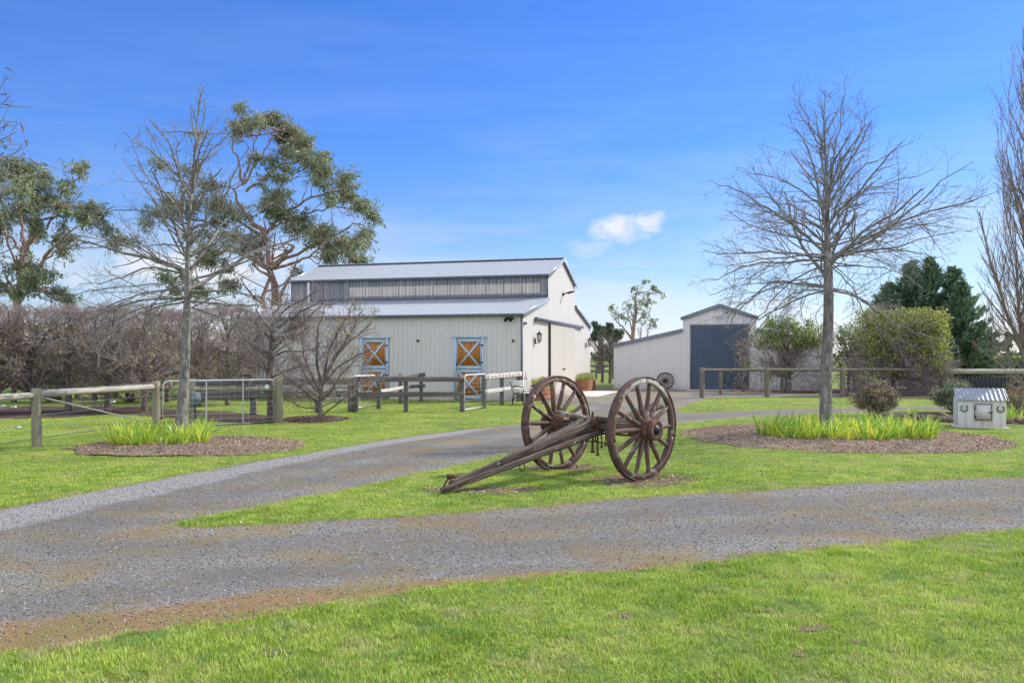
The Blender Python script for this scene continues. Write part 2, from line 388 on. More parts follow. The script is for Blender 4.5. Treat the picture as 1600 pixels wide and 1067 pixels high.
b = MB()
ys = [-60, 0, 4, 10, 20, 40, 80, 200, 600, 3000]; xs = [-3000, -600, -150, -40, -10, 10, 40, 150, 600, 3000]
V = [(x, y, 0) for y in ys for x in xs]; k = len(xs)
b.add(V, [(j * k + i, j * k + i + 1, (j + 1) * k + i + 1, (j + 1) * k + i) for j in range(len(ys) - 1) for i in range(k - 1)])
tag(b.build('ground', M['lawn']), kind='structure')
dr = sheet('gravel_driveway', drive, .004, M['gravel'], grid=.22)
def sdist(P, poly):
    a = poly; b_ = np.roll(poly, -1, 0); best = np.full(len(P), 1e9)
    for p, q in zip(a, b_):
        d = q - p; t = np.clip(((P - p) @ d) / (d @ d + 1e-12), 0, 1); best = np.minimum(best, np.linalg.norm(P - (p + t[:, None] * d), axis=1))
    return np.where(inside(P, poly), best, -best)
PV = np.zeros(len(dr.data.vertices) * 3, np.float32); dr.data.vertices.foreach_get('co', PV); PV = PV.reshape(-1, 3)[:, :2].astype(float)
for nm, poly, sg_, of_ in (('verge', verge, 1, .07), ('pale', edge_strip, 1, 0), ('rim', drive, -1, .05)):
    at = dr.data.attributes.new(nm, 'FLOAT', 'POINT'); at.data.foreach_set('value', (sg_ * sdist(PV, poly) + of_).astype(np.float32))
def mound(cx, cy, r, h):
    return lambda V: h * np.clip(1 - ((V[:, 0] - cx) ** 2 + (V[:, 1] - cy) ** 2) / r ** 2, 0, 1) ** .8 + .012 * (np.sin(V[:, 0] * 9) * np.cos(V[:, 1] * 7)) * (np.hypot(V[:, 0] - cx, V[:, 1] - cy) < r * .93)
sheet('mulch_bed', bedR, .006, M['mulch'], grid=.12, zf=mound(6.72, 17.75, 3.2, .06))
sheet('mulch_bed', bedL, .006, M['mulch'], grid=.12, zf=mound(-5.95, 15.85, 2.1, .05))
sheet('mulch_bed', bedT, .006, M['darkmulch'], grid=.12, zf=mound(-5.15, 22.6, .95, .10))
for q in [soilA, soilB, soilC] + worn: sheet('soil_patch', q, .006, M['soil'])
sheet('garden_bed_soil', bedS, .006, M['darkmulch'])
sheet('hedge_bed_soil', bedH, .006, M['darkmulch'])
sheet('hedge_bed_soil', bedX, .012, M['darkmulch'])

# ------------------------------------------------------------------ scatter of things nobody could count
def instancer(name, pts, protos, rots, scales, label, kind='stuff', cat=None):
    """points carrying rot/scale attributes, source meshes kept in an unlinked collection"""
    me = bpy.data.meshes.new(name); me.vertices.add(len(pts)); me.vertices.foreach_set('co', np.asarray(pts, np.float32).ravel())
    a = me.attributes.new('rot', 'FLOAT_VECTOR', 'POINT'); a.data.foreach_set('vector', np.asarray(rots, np.float32).ravel())
    a = me.attributes.new('scl', 'FLOAT_VECTOR', 'POINT'); a.data.foreach_set('vector', np.asarray(scales, np.float32).ravel())
    o = bpy.data.objects.new(name, me); COL.objects.link(o)
    src = bpy.data.collections.new(name + '_source')
    for p in protos: src.objects.link(p)
    g = bpy.data.node_groups.new(name, 'GeometryNodeTree')
    g.interface.new_socket('Geometry', in_out='INPUT', socket_type='NodeSocketGeometry')
    g.interface.new_socket('Geometry', in_out='OUTPUT', socket_type='NodeSocketGeometry')
    gi = g.nodes.new('NodeGroupInput'); go = g.nodes.new('NodeGroupOutput')
    ip = g.nodes.new('GeometryNodeInstanceOnPoints'); ci = g.nodes.new('GeometryNodeCollectionInfo')
    ci.inputs['Collection'].default_value = src; ci.inputs['Separate Children'].default_value = True; ci.inputs['Reset Children'].default_value = True
    ar = g.nodes.new('GeometryNodeInputNamedAttribute'); ar.data_type = 'FLOAT_VECTOR'; ar.inputs['Name'].default_value = 'rot'
    asx = g.nodes.new('GeometryNodeInputNamedAttribute'); asx.data_type = 'FLOAT_VECTOR'; asx.inputs['Name'].default_value = 'scl'
    L = g.links.new
    L(gi.outputs[0], ip.inputs['Points']); L(ci.outputs[0], ip.inputs['Instance']); ip.inputs['Pick Instance'].default_value = True
    L(ar.outputs['Attribute'], ip.inputs['Rotation']); L(asx.outputs['Attribute'], ip.inputs['Scale']); L(ip.outputs[0], go.inputs[0])
    md = o.modifiers.new('scatter', 'NODES'); md.node_group = g
    tag(o, label, cat, kind=kind); return o
def blade_mat(name, stops, patch, trans=.35):
    m, nt = new_mat(name); N = NT(nt); r = N.attr('rnd', 'Fac'); p = N.n('ShaderNodeNewGeometry').outputs['Position']
    oi = N.n('ShaderNodeObjectInfo').outputs['Random']
    n1 = N.noise(p, .55, 6, .65); n2 = N.noise(p, 3.5, 5, .7)
    n1 = N.ramp(n1, [(.3, 0.0), (.7, 1.0)]); n2 = N.ramp(n2, [(.32, 0.0), (.68, 1.0)])
    k = N.math('ADD', N.math('ADD', N.math('MULTIPLY', r, .40), N.math('MULTIPLY', oi, .20)), N.math('ADD', N.math('MULTIPLY', n1, .22), N.math('MULTIPLY', n2, .20)))
    c = N.ramp(k, stops)
    c = N.mix(N.ramp(N.noise(p, 1.7, 7, .7), [(.52, 0.0), (.66, .75)]), c, patch)
    c = N.mix(N.ramp(N.noise(p, 2.6, 6, .7, .5), [(.56, 0.0), (.62, .55)]), c, (.15, .31, .10))
    c = N.mix(N.ramp(N.noise(p, 6.5, 5, .7), [(.62, 0.0), (.70, .6)]), c, (.26, .22, .10))
    N.out(c, .5, 0, None, .3, trans); return m
M['blade'] = blade_mat('grass_blade', [(.18, (.05, .13, .018)), (.38, (.20, .335, .032)), (.58, (.40, .53, .06)), (.80, (.66, .70, .21))], (.54, .48, .25))
M['blade_edge'] = M['blade']
def tuft(nb, rad, h, wd, seed, lean=.55):
    r = np.random.default_rng(seed); b = MB(); V = []; Fc = []; R = []
    for i in range(nb):
        a = r.uniform(0, 2 * PI); q = rad * math.sqrt(r.uniform()); x, y = q * math.cos(a), q * math.sin(a)
        d = r.uniform(0, 2 * PI); hh = h * r.uniform(.45, 1.15); ln = lean * hh * r.uniform(.2, 1.5); dx, dy = math.cos(d), math.sin(d); px, py = -dy * wd / 2, dx * wd / 2
        k = len(V); rr = r.uniform()
        V += [(x - px, y - py, -.005), (x + px, y + py, -.005), (x + dx * ln * .4 + px * .8, y + dy * ln * .4 + py * .8, hh * .6), (x + dx * ln * .4 - px * .8, y + dy * ln * .4 - py * .8, hh * .6), (x + dx * ln, y + dy * ln, hh)]
        Fc += [(k, k + 1, k + 2, k + 3), (k + 3, k + 2, k + 4)]; R += [rr] * 5
    b.add(V, Fc, None, R); return b.build('tuft', M['blade'], link=False)
def vnoise(P, seed):
    i = np.floor(P).astype(int); f = P - i; f = f * f * (3 - 2 * f)
    def hsh(a, b_): return (np.sin(a * 127.1 + b_ * 311.7 + seed * 74.7) * 43758.5453) % 1.0
    a = hsh(i[:, 0], i[:, 1]); b_ = hsh(i[:, 0] + 1, i[:, 1]); c = hsh(i[:, 0], i[:, 1] + 1); d = hsh(i[:, 0] + 1, i[:, 1] + 1)
    return (a * (1 - f[:, 0]) + b_ * f[:, 0]) * (1 - f[:, 1]) + (c * (1 - f[:, 0]) + d * f[:, 0]) * f[:, 1]
def lawn_points(x0, x1, y0, y1, dens, excl, seed):
    r = np.random.default_rng(seed); n = int((x1 - x0) * (y1 - y0) * dens)
    P = np.column_stack([r.uniform(x0, x1, n), r.uniform(y0, y1, n)])
    P = P[np.abs(P[:, 0]) < P[:, 1] * .70 + 1.6]
    for e in excl: P = P[~inside(P, e)]
    return P
barn_pad = np.array([(.36, 32.2), (4.16, 46), (-7.4, 49.2), (-11.2, 35.4)])
EX = [drive, barn_pad, disc_outline(6.62, 17.75, 2.7, 2.95, seed=23, jit=.11), disc_outline(-5.85, 15.95, 1.75, 1.45, seed=24, jit=.13), bedT, bedS, bedH]
pts = []; sc = []; rt = []
for (x0, x1, y0, y1, dn, s, sd_) in [(-8, 8, 3.6, 8.2, 270, 1.0, 1), (-11, 11, 8.2, 13, 150, 1.25, 2), (-15, 15, 13, 19, 62, 1.5, 3), (-18, 18, 19, 28, 26, 2.1, 4), (-22, 30, 28, 44, 10, 3.0, 5)]:
    P = lawn_points(x0, x1, y0, y1, dn, EX, sd_); r = np.random.default_rng(sd_ + 50)
    for q in [soilA, soilB, soilC] + worn:
        k = inside(P, q); P = P[~(k & (r.uniform(size=len(P)) < .82))]
    for bd_ in (bedR, bedL, bedT):     # grass creeping over the rim of the beds
        pass
    n = len(P); ph = np.sin(P[:, 0] * 2.1 + np.sin(P[:, 1] * 1.7)) * np.cos(P[:, 1] * 2.6 + P[:, 0] * .7)
    vn = vnoise(P * 2.2, 1) * .5 + vnoise(P * 5.5, 2) * .5; z = r.uniform(.6, 1.2, n) * (.55 + 1.0 * vn) * np.where(r.uniform(size=n) < .03, 1.6, 1)
    pts.append(np.column_stack([P, .016 * vn * (s < 1.3)])); sc.append(np.column_stack([np.full(n, s), np.full(n, s), z])); rt.append(np.column_stack([np.zeros(n), np.zeros(n), r.uniform(0, 6.28, n)]))
# a ragged lip of longer grass along the gravel edges
def lip(poly, ymax, dens, seed, w=.07):
    r = np.random.default_rng(seed); Q = []
    for i in range(len(poly)):
        a, c = poly[i - 1], poly[i]; L = np.linalg.norm(c - a)
        if a[1] > ymax or a[1] < 4: continue
        for _ in range(r.poisson(L * dens)): Q.append(a + (c - a) * r.uniform() + r.normal(0, w, 2))
    return np.array(Q)
Q = lip(drive, 24, 26, 77); Q = Q[np.abs(Q[:, 0]) < Q[:, 1] * .615 + .5]
r = np.random.default_rng(78); n = len(Q); s = np.clip(Q[:, 1] / 9, .9, 2)
pts.append(np.column_stack([Q, np.zeros(n)])); sc.append(np.column_stack([s * .9, s * .9, r.uniform(.8, 1.45, n)])); rt.append(np.column_stack([np.zeros(n), np.zeros(n), r.uniform(0, 6.28, n)]))
instancer('lawn_grass', np.concatenate(pts), [tuft(36, .072, .021, .0038, 100 + i, .7 + .12 * i) for i in range(7)], np.concatenate(rt), np.concatenate(sc), 'short mown green grass blades covering the lawns')
# loose stones
def stone(seed, s=.0075):
    r = np.random.default_rng(seed); t = (1 + 5 ** .5) / 2
    v = np.array([(-1, t, 0), (1, t, 0), (-1, -t, 0), (1, -t, 0), (0, -1, t), (0, 1, t), (0, -1, -t), (0, 1, -t), (t, 0, -1), (t, 0, 1), (-t, 0, -1), (-t, 0, 1)]) / 1.9
    f = np.array([(0, 11, 5), (0, 5, 1), (0, 1, 7), (0, 7, 10), (0, 10, 11), (1, 5, 9), (5, 11, 4), (11, 10, 2), (10, 7, 6), (7, 1, 8), (3, 9, 4), (3, 4, 2), (3, 2, 6), (3, 6, 8), (3, 8, 9), (4, 9, 5), (2, 4, 11), (6, 2, 10), (8, 6, 7), (9, 8, 1)])
    v = v * r.uniform(.7, 1.25, (12, 1)) * s * np.array([1, r.uniform(.6, .9), r.uniform(.4, .7)])
    return v, f
def inst_mat(name, stops, rough=.8):
    m, nt = new_mat(name); N = NT(nt); N.out(N.ramp(N.n('ShaderNodeObjectInfo').outputs['Random'], stops), rough, 0, None, .3); return m
M['stone'] = inst_mat('loose_stone', [(0, (.07, .066, .064)), (.5, (.17, .16, .155)), (.8, (.28, .265, .25)), (1, (.46, .44, .41))])
M['chip'] = inst_mat('bark_chip', [(0, (.05, .03, .02)), (.5, (.24, .15, .095)), (.85, (.42, .29, .19)), (1, (.6, .5, .4))])
def proto(v, f, mat):
    b = MB(); b.add(v, f); return b.build('piece', mat, link=False)
r = np.random.default_rng(5); P = np.column_stack([r.uniform(-9, 9, 60000), r.uniform(4.5, 15, 60000)])
P = P[np.abs(P[:, 0]) < P[:, 1] * .62 + .3]; P = P[inside(P, drive)]; P = P[r.uniform(size=len(P)) < np.clip(9 / P[:, 1], .4, 1)]
n = len(P); s = r.uniform(.5, 1.5, n)
instancer('loose_gravel', np.column_stack([P, np.full(n, .006)]), [proto(*stone(i), M['stone']) for i in range(6)], r.uniform(-.4, 6, (n, 3)) * np.array([.1, .1, 1]), np.column_stack([s, s, s]), 'loose grey gravel stones lying on the driveway')
def chip(seed):
    r = np.random.default_rng(seed); l, w_ = r.uniform(.02, .05), r.uniform(.008, .018)
    v = np.array([(-l, -w_, 0), (l, -w_ * .6, .004), (l * .8, w_, 0), (-l * .7, w_ * .8, .006), (-l, -w_, -.006), (l, -w_ * .6, -.006), (l * .8, w_, -.006), (-l * .7, w_ * .8, -.006)]) * .6
    return v, np.array([(0, 1, 2, 3), (0, 4, 5, 1), (1, 5, 6, 2), (2, 6, 7, 3), (3, 7, 4, 0)])
PP = []
for poly, dn, cx, cy, rr, hh in ((bedR, 330, 6.72, 17.75, 3.2, .06), (bedL, 330, -5.95, 15.85, 2.1, .05), (bedT, 200, -5.15, 22.6, .95, .1), (soilA, 260, 0, 0, 1, 0), (soilB, 260, 0, 0, 1, 0), (soilC, 200, 0, 0, 1, 0)):
    lo = poly.min(0); hi = poly.max(0); k = int(np.prod(hi - lo) * dn); q = r.uniform(size=(k, 2)) * (hi - lo) + lo; q = q[inside(q, poly)]
    z = hh * np.clip(1 - ((q[:, 0] - cx) ** 2 + (q[:, 1] - cy) ** 2) / rr ** 2, 0, 1) ** .8 + .014
    PP.append(np.column_stack([q, z]))
q = lawn_points(-7, 7, 4.2, 16, 2.2, EX, 91); PP.append(np.column_stack([q, np.full(len(q), .03)]))
nq = len(q); PP = np.concatenate(PP); n = len(PP); s = r.uniform(.35, 1.2, n); s[n - nq:] *= .7
instancer('bark_chips', PP, [proto(*chip(i), M['chip']) for i in range(6)], np.column_stack([r.normal(0, .35, n), r.normal(0, .35, n), r.uniform(0, 6.28, n)]), np.column_stack([s, s, s]), 'brown bark chips and dead leaves on the garden beds')
# ------------------------------------------------------------------ more materials
def clad_mat(name, c, c2, rough=.45, metal=0.0, streak=.35, stain=(.35, .3, .24)):
    m, nt = new_mat(name); N = NT(nt); p = N.n('ShaderNodeNewGeometry').outputs['Position']
    f = N.noise(N.mapping(p, (5, 5, .35)), 1, 6, .6); col = N.ramp(f, [(.3, c), (.7, c2)])
    g = N.noise(N.mapping(p, (3, 3, .8)), 1.3, 8, .7)
    s = N.n('ShaderNodeSeparateXYZ'); N.l(p, s.inputs[0])
    low = N.ramp(s.outputs[2], [(0.0, .6), (.12, .35), (.30, .0)])
    col = N.mix(N.math('MULTIPLY', N.ramp(g, [(.5, 0.0), (.75, 1.0)]), streak * .4), col, stain)
    col = N.mix(N.math('MULTIPLY', low, N.ramp(g, [(.3, .3), (.6, 1.0)])), col, (.30, .22, .14))
    N.out(col, rough, metal, N.bump(g, .05, .01), .4); return m
M['cream'] = clad_mat('cream_cladding', (.58, .553, .51), (.602, .576, .535))
M['creamdoor'] = clad_mat('cream_door', (.56, .525, .465), (.58, .545, .485))
M['zinc'] = clad_mat('galvanised_roof', (.25, .275, .30), (.31, .335, .36), .5, .1, .5, (.42, .40, .38))
M['oldzinc'] = clad_mat('weathered_zinc', (.14, .145, .16), (.36, .355, .36), .55, .1, .8, (.16, .145, .13))
M['skylight'] = clad_mat('yellowed_fibreglass', (.46, .40, .33), (.70, .63, .54), .4, 0, .9, (.2, .17, .14))
M['dktrim'] = mat_mix('slate_trim', (.085, .10, .125), (.12, .135, .16), 5, .45)
M['midtrim'] = mat_mix('grey_trim', (.15, .18, .21), (.19, .22, .25), 5, .45)
M['brownpost'] = mat_wood('brown_weathered_post', (.07, .055, .04), (.17, .145, .11), (.28, .25, .20), 30, (.20, .22, .13), .85, .6, .6)
M['bluepaint'] = mat_mix('pale_blue_paint', (.36, .47, .57), (.45, .55, .63), 9, .6, bump=.1, c3=(.4, .42, .4), t3=(.66, .74), s3=7)
M['orangewood'] = mat_wood('orange_stained_planks', (.13, .042, .01), (.38, .145, .025), (.54, .24, .055), 22, None, .55, .4)
M['roller'] = mat_mix('roller_door_blue', (.045, .070, .105), (.06, .088, .13), 2, .4, coord='pos')
M['iron'] = mat_mix('black_iron', (.012, .012, .013), (.03, .028, .026), 20, .5, .4)
M['rust'] = mat_mix('rusty_iron', (.075, .032, .02), (.19, .085, .05), 9, .8, .2, bump=.7, bs=70, c3=(.30, .13, .065), t3=(.55, .7), s3=5)
M['tyre'] = mat_mix('rusty_tyre', (.068, .038, .032), (.15, .085, .070), 7, .75, .3, bump=.6, bs=60, c3=(.24, .14, .11), t3=(.56, .68), s3=4)
M['oldwood'] = mat_wood('weathered_grey_timber', (.016, .012, .010), (.085, .064, .050), (.245, .21, .175), 34, (.33, .33, .28), .9, 1.0, .59)
M['whitewood'] = mat_wood('white_weathered_timber', (.2, .17, .14), (.50, .48, .44), (.68, .66, .62), 40, (.25, .22, .2), .85, .6, .66)
M['redwood'] = mat_wood('worn_red_brown_wood', (.024, .014, .011), (.115, .068, .052), (.24, .17, .135), 34, (.30, .285, .245), .85, 1.0, .555)
M['paintwood'] = mat_wood('flaking_lichened_wood', (.10, .075, .055), (.34, .33, .29), (.52, .51, .45), 30, (.16, .12, .07), .9, 1.0, .50)
M['fencewood'] = mat_wood('dark_fence_plank', (.05, .042, .038), (.135, .12, .11), (.24, .22, .205), 30, (.25, .27, .2), .9, .6, .63)
M['post'] = mat_wood('treated_pine_post', (.10, .095, .055), (.24, .215, .14), (.36, .33, .25), 30, (.20, .24, .12), .85, .5, .56)
M['log'] = mat_wood('pale_weathered_log', (.16, .14, .115), (.36, .33, .28), (.50, .46, .40), 30, (.14, .15, .09), .85, .5, .60)
M['steel'] = mat_mix('galvanised_steel', (.42, .43, .44), (.56, .57, .58), 12, .35, .7, bump=.05)
M['white'] = mat_mix('white_paint', (.66, .66, .63), (.76, .76, .74), 8, .5, bump=.1)
M['glass'] = mat_mix('lamp_glass', (.5, .5, .48), (.6, .6, .58), 3, .1, 0, bump=0)
M['terracotta'] = mat_wood('reddish_planter_boards', (.16, .06, .035), (.30, .13, .075), (.40, .20, .13), 12, (.34, .25, .2), .8, .4, .62)
M['grey'] = mat_mix('grey_plastic', (.10, .14, .155), (.14, .18, .19), 6, .5)
M['shedpaint'] = clad_mat('pale_shed_paint', (.64, .62, .57), (.70, .68, .63), .55, 0, .6, (.35, .27, .2))
M['net'] = mat_mix('dark_panel', (.022, .028, .034), (.04, .047, .053), 6, .7)
M['rock'] = mat_mix('garden_rock', (.07, .045, .035), (.19, .135, .11), 5, .9, bump=.9, bs=25, c3=(.28, .22, .18), t3=(.55, .7), s3=9, bd=.02)
M['hose'] = mat_mix('green_hose', (.01, .028, .03), (.02, .045, .045), 6, .4)

def panel(mb, A, B, C, D, nrm, prof):
    """bilinear sheet A-B (bottom) to D-C (top) with a repeating profile [(dist, offset)...] of period prof[-1][0]"""
    A, B, C, D, nrm = [np.array(tuple(q), float) for q in (A, B, C, D, nrm)]; nrm = nrm / np.linalg.norm(nrm)
    L = np.linalg.norm(B - A); per = prof[-1][0]; s = []; o = []
    k = 0
    while k * per < L:
        for (d, h) in prof[:-1]:
            if k * per + d < L - 1e-4: s.append(k * per + d); o.append(h)
        k += 1
    s.append(L); o.append(0); s = np.array(s) / L; o = np.array(o)
    lo = A + (B - A) * s[:, None] + nrm * o[:, None]; hi = D + (C - D) * s[:, None] + nrm * o[:, None]
    n = len(s); i = np.arange(n - 1)
    mb.add(np.concatenate([lo, hi]), np.stack([i, i + 1, i + 1 + n, i + n], 1)); return mb
TRIM = [(0, 0), (.145, 0), (.155, .022), (.18, .022), (.19, 0), (.19, 0)]
TRIM = [(0, 0), (.15, 0), (.158, .009), (.182, .009), (.19, 0)]
FINE = [(0, 0), (.075, 0), (.08, .007), (.095, .007), (.10, 0)]
CORR = [(0, -.013), (.019, -.007), (.038, 0), (.057, .007), (.076, .010), (.095, .007), (.114, 0), (.133, -.007), (.152, -.010)]
RIBW = [(0, 0), (.10, 0), (.108, -.035), (.152, -.035), (.16, 0)]
ROLL = [(0, 0), (.035, .02), (.07, .02), (.105, 0)]

# ------------------------------------------------------------------ the barn
u = Vector((-.964, .266, 0)).normalized(); v = Vector((.266, .964, 0)).normalized(); C0 = Vector((.36, 32.2, 0))
BL, BW, ZE, ZT, ZU, ZR, T1 = 12.0, 14.3, 3.22, 4.12, 5.08, 6.08, 4.2; MID = BW / 2; T2 = BW - T1
def B(s, t, z, o=0.0, e=0.0): return C0 + u * (s - e) + v * (t - o) + Vector((0, 0, z))     # o: out from the long wall, e: out from the end wall
barn = thing('barn', 'large cream ribbed-steel barn with raised clerestory roof and blue-framed stable doors', 'barn', C0)
for t, nn in ((0, -v), (BW, v)):
    mb = MB(); panel(mb, B(0, t, 0), B(BL, t, 0), B(BL, t, ZE), B(0, t, ZE), nn, TRIM)
    mb.build('wall', M['cream'], barn)
for s_, nn in ((0, -u), (BL, u)):
    mb = MB()
    for (a, za, b_, zb) in ((0, ZE, T1, ZT), (T1, ZU, MID, ZR), (MID, ZR, T2, ZU), (T2, ZT, BW, ZE)):
        panel(mb, B(s_, a, 0), B(s_, b_, 0), B(s_, b_, zb), B(s_, a, za), nn, TRIM)
    mb.build('end_wall', M['cream'], barn)
def roof(a, za, b_, zb, name, over=.10):
    sl = (zb - za) / (b_ - a); sg = 1 if b_ > a else -1
    a2 = a - sg * .12; za2 = za - abs(sl) * .12
    up = Vector((0, 0, 1)) - v * (sl)
    mb = MB(); panel(mb, B(-over, a2, za2 + .03), B(BL + over, a2, za2 + .03), B(BL + over, b_, zb + .03), B(-over, b_, zb + .03), up, CORR)
    mb.build(name, M['zinc'], barn)
roof(0, ZE, T1, ZT, 'skirt_roof'); roof(BW, ZE, T2, ZT, 'skirt_roof'); roof(T1, ZU, MID, ZR, 'roof'); roof(T2, ZU, MID, ZR, 'roof')
mb = MB(); mb.beam(B(-.11, MID, ZR + .045), B(BL + .11, MID, ZR + .045), .34, .03, segs=1)
for i in range(160):
    s_ = i * .0755; mb.box(B(s_, MID - .1, ZR + .05), (.03, .12, .045), math.atan2(u.y, u.x))
mb.build('ridge_cap', M['zinc'], barn)
for t, nn in ((T1, -v), (T2, v)):
    mb = MB(); panel(mb, B(0, t, ZT - .05), B(BL, t, ZT - .05), B(BL, t, ZU), B(0, t, ZU), nn, RIBW)
    mb.build('clerestory_wall', M['oldzinc'], barn)
# yellowed translucent sheets in the clerestory
ks = [.32 + .80 * i for i in range(11)]
for i, s_ in enumerate(ks):
    mb = MB(); panel(mb, B(s_, T1, ZT + .22, .012), B(s_ + .77, T1, ZT + .22, .012), B(s_ + .77, T1, ZT + .64, .012), B(s_, T1, ZT + .64, .012), -v, RIBW)
    mb.build('skylight_sheet', M['skylight'], barn)
mb = MB()
mb.beam(B(0, T1, ZT + .08, .018), B(BL, T1, ZT + .08, .018), .03, .13)
mb.build('clerestory_flashing', M['dktrim'], barn)
mb = MB()      # gutters and barge flashings
mb.beam(B(-.10, 0, ZE + .005, .15), B(BL + .10, 0, ZE + .005, .15), .10, .10); mb.build('gutter', M['dktrim'], barn)
mb = MB(); mb.beam(B(-.10, T1, ZU + .0, .15), B(BL + .10, T1, ZU + .0, .15), .08, .09); mb.build('gutter', M['dktrim'], barn)
mb = MB()
for e_, s0 in ((.11, 0), (-BL - .11, 0)):
    for (a, za, b_, zb, m_) in ((-.12, ZE, T1, ZT, 0), (T1 - .12, ZU - .03, MID, ZR, 0), (MID, ZR, T2 + .12, ZU - .03, 0), (T2, ZT, BW + .12, ZE, 0)):
        mb = MB(); mb.beam(B(0, a, za - .02, 0, e_), B(0, b_, zb - .02, 0, e_), .025, .15); mb.build('barge_flashing', M['steel'], barn)
mb = MB(); mb.beam(B(0, 0, 0, .012, .012), B(0, 0, ZE - .05, .012, .012), .07, .07, up=u); mb.build('corner_flashing', M['dktrim'], barn); mb = MB(); mb.beam(B(0, T1, ZT + .05, .01, .012), B(0, T1, ZU - .03, .01, .012), .06, .06, up=u)
mb.build('corner_flashing', M['dktrim'], barn)
mb = MB(); mb.tube([B(BL - .05, 0, 0, .09), B(BL - .05, 0, ZE - .1, .09)], .05, 8); mb.build('downpipe', M['white'], barn)
mb = MB(); mb.tube([B(BL - .95, T1, ZT, .10), B(BL - .95, T1, ZU - .02, .10)], .06, 8); mb.build('downpipe', M['white'], barn)
def stable_door(s0, s1, zt=2.38):
    fr = MB(); w_ = .075
    fr.beam(B(s0, 0, 0, .06), B(s0, 0, zt, .06), w_, .07, up=v); fr.beam(B(s1, 0, 0, .06), B(s1, 0, zt, .06), w_, .07, up=v)
    fr.beam(B(s0 - .12, 0, zt + .03, .062), B(s1 + .12, 0, zt + .03, .062), .08, .07)
    d = fr.build('stable_door', M['bluepaint'], barn)
    for z0, z1, nm in ((.08, 1.17, 'lower_leaf'), (1.20, zt - .05, 'upper_leaf')):
        n = 8; st = (s1 - s0 - .13) / n; lf = MB()
        for i in range(n):
            a = s0 + .065 + st * (i + .5); lf.beam(B(a, 0, z0, .045), B(a, 0, z1, .045), st - .008, .03, up=v, seed=i)
        lf.build(nm, M['orangewood'], d)
        br = MB(); a, b_ = s0 + .06, s1 - .06
        br.beam(B(a, 0, z0 + .06, .075), B(b_, 0, z0 + .06, .075), .02, .11); br.beam(B(a, 0, z1 - .05, .075), B(b_, 0, z1 - .05, .075), .02, .11)
        for q in (a + .015, b_ - .015): br.beam(B(q, 0, z0 + .11, .075), B(q, 0, z1 - .10, .075), .035, .02, up=v)
        br.beam(B(a + .07, 0, z0 + .1, .072), B(b_ - .07, 0, z1 - .08, .072), .018, .07); br.beam(B(a + .07, 0, z1 - .08, .068), B(b_ - .07, 0, z0 + .1, .068), .018, .07)
        br.build('brace', M['bluepaint'], d)
    for z in (.35, .95, 1.45, 2.1): h = MB(); h.box(B(s0 + .02, 0, z, .10), (.10, .03, .05), math.atan2(u.y, u.x)); h.build('hinge', M['iron'], d)
    h = MB(); h.tube([B(s1 - .07, 0, 1.32, .11), B(s1 - .07, 0, 1.42, .11)], .012, 6); h.build('bolt', M['iron'], d)
stable_door(1.50, 2.60); stable_door(5.38, 6.48)
mb = MB(); mb.beam(B(0, 1.9, 3.15, 0, .10), B(0, 11.75, 3.15, 0, .10), .09, .12); mb.beam(B(0, 1.88, 3.14, 0, .10), B(0, 1.98, 3.14, 0, .10), .14, .16)
mb.build('door_track', M['dktrim'], barn)
for a, b_, h_ in ((4.47, 7.13, 7.0), (7.15, 9.8, 7.28)):
    mb = MB(); panel(mb, B(0, a, .03, 0, .07), B(0, b_, .03, 0, .07), B(0, b_, 3.10, 0, .07), B(0, a, 3.10, 0, .07), -u, FINE)
    d = mb.build('sliding_door', M['creamdoor'], barn)
    if a < 5:
        e = MB(); e.beam(B(0, a - .03, .02, 0, .075), B(0, a - .03, 3.08, 0, .075), .06, .05, up=v); e.build('door_edge', mat_mix('dark_brown_seal', (.07, .04, .03), (.1, .06, .045), 4), d)
    hd = MB(); hd.box(B(0, h_, 1.12, 0, .11), (.03, .18, .05), math.atan2(u.y, u.x)); hd.build('handle', M['iron'], d)
def lantern(t, z):
    mb = MB(); c = B(0, t, z, 0, .20)
    mb.tube([B(0, t, z - .16, 0, .03), B(0, t, z - .24, 0, .12), B(0, t, z - .20, 0, .20)], .015, 6)
    mb.box(B(0, t, z - .14, 0, .04), (.03, .10, .22), math.atan2(u.y, u.x))
    T = Matrix.Translation(c)
    mb.lathe([(.0, .30), (.012, .26), (.02, .22), (.05, .20), (.12, .135), (.125, .12), (.10, .118)], 6, T); mb.lathe([(.06, -.16), (.075, -.14), (.03, -.19), (.0, -.2)][::-1], 6, T)
    for k in range(6):
        a = k * PI / 3; mb.tube([c + Vector((math.cos(a) * .10, math.sin(a) * .10, .12)), c + Vector((math.cos(a) * .068, math.sin(a) * .068, -.15))], .008, 4)
    l = mb.build('wall_lantern', M['iron'], barn)
    g = MB(); g.lathe([(.062, -.145), (.094, .115)], 6, T); g.build('glass', M['glass'], l)
lantern(1.97, 2.42); lantern(12.98, 2.42)
mb = MB(); mb.beam(B(0, 7.25, 4.5, 0, .02), B(0, 7.25, 4.62, 0, .42), .05, .05); mb.beam(B(0, 7.25, 4.53, 0, .25), B(0, 7.25, 4.62, 0, .55), .20, .05); mb.tube([B(0, 7.25, 4.42, 0, .03), B(0, 7.25, 4.56, 0, .03)], .05, 8)
mb.build('yard_light', M['iron'], barn)
mb = MB()
for q in (-.10, .10):
    a = B(.45 + q, 0, 3.06, .16); mb.tube([a, a - v * .14 + Vector((0, 0, -.05))], [.035, .065], 10)
mb.box(B(.45, 0, 3.09, .06), (.3, .1, .08), math.atan2(u.y, u.x)); mb.build('security_light', M['iron'], barn)
mb = MB(); mb.box(B(0, .33, 2.92, 0, .05), (.12, .16, .09), math.atan2(u.y, u.x)); mb.build('camera_box', M['grey'], barn)
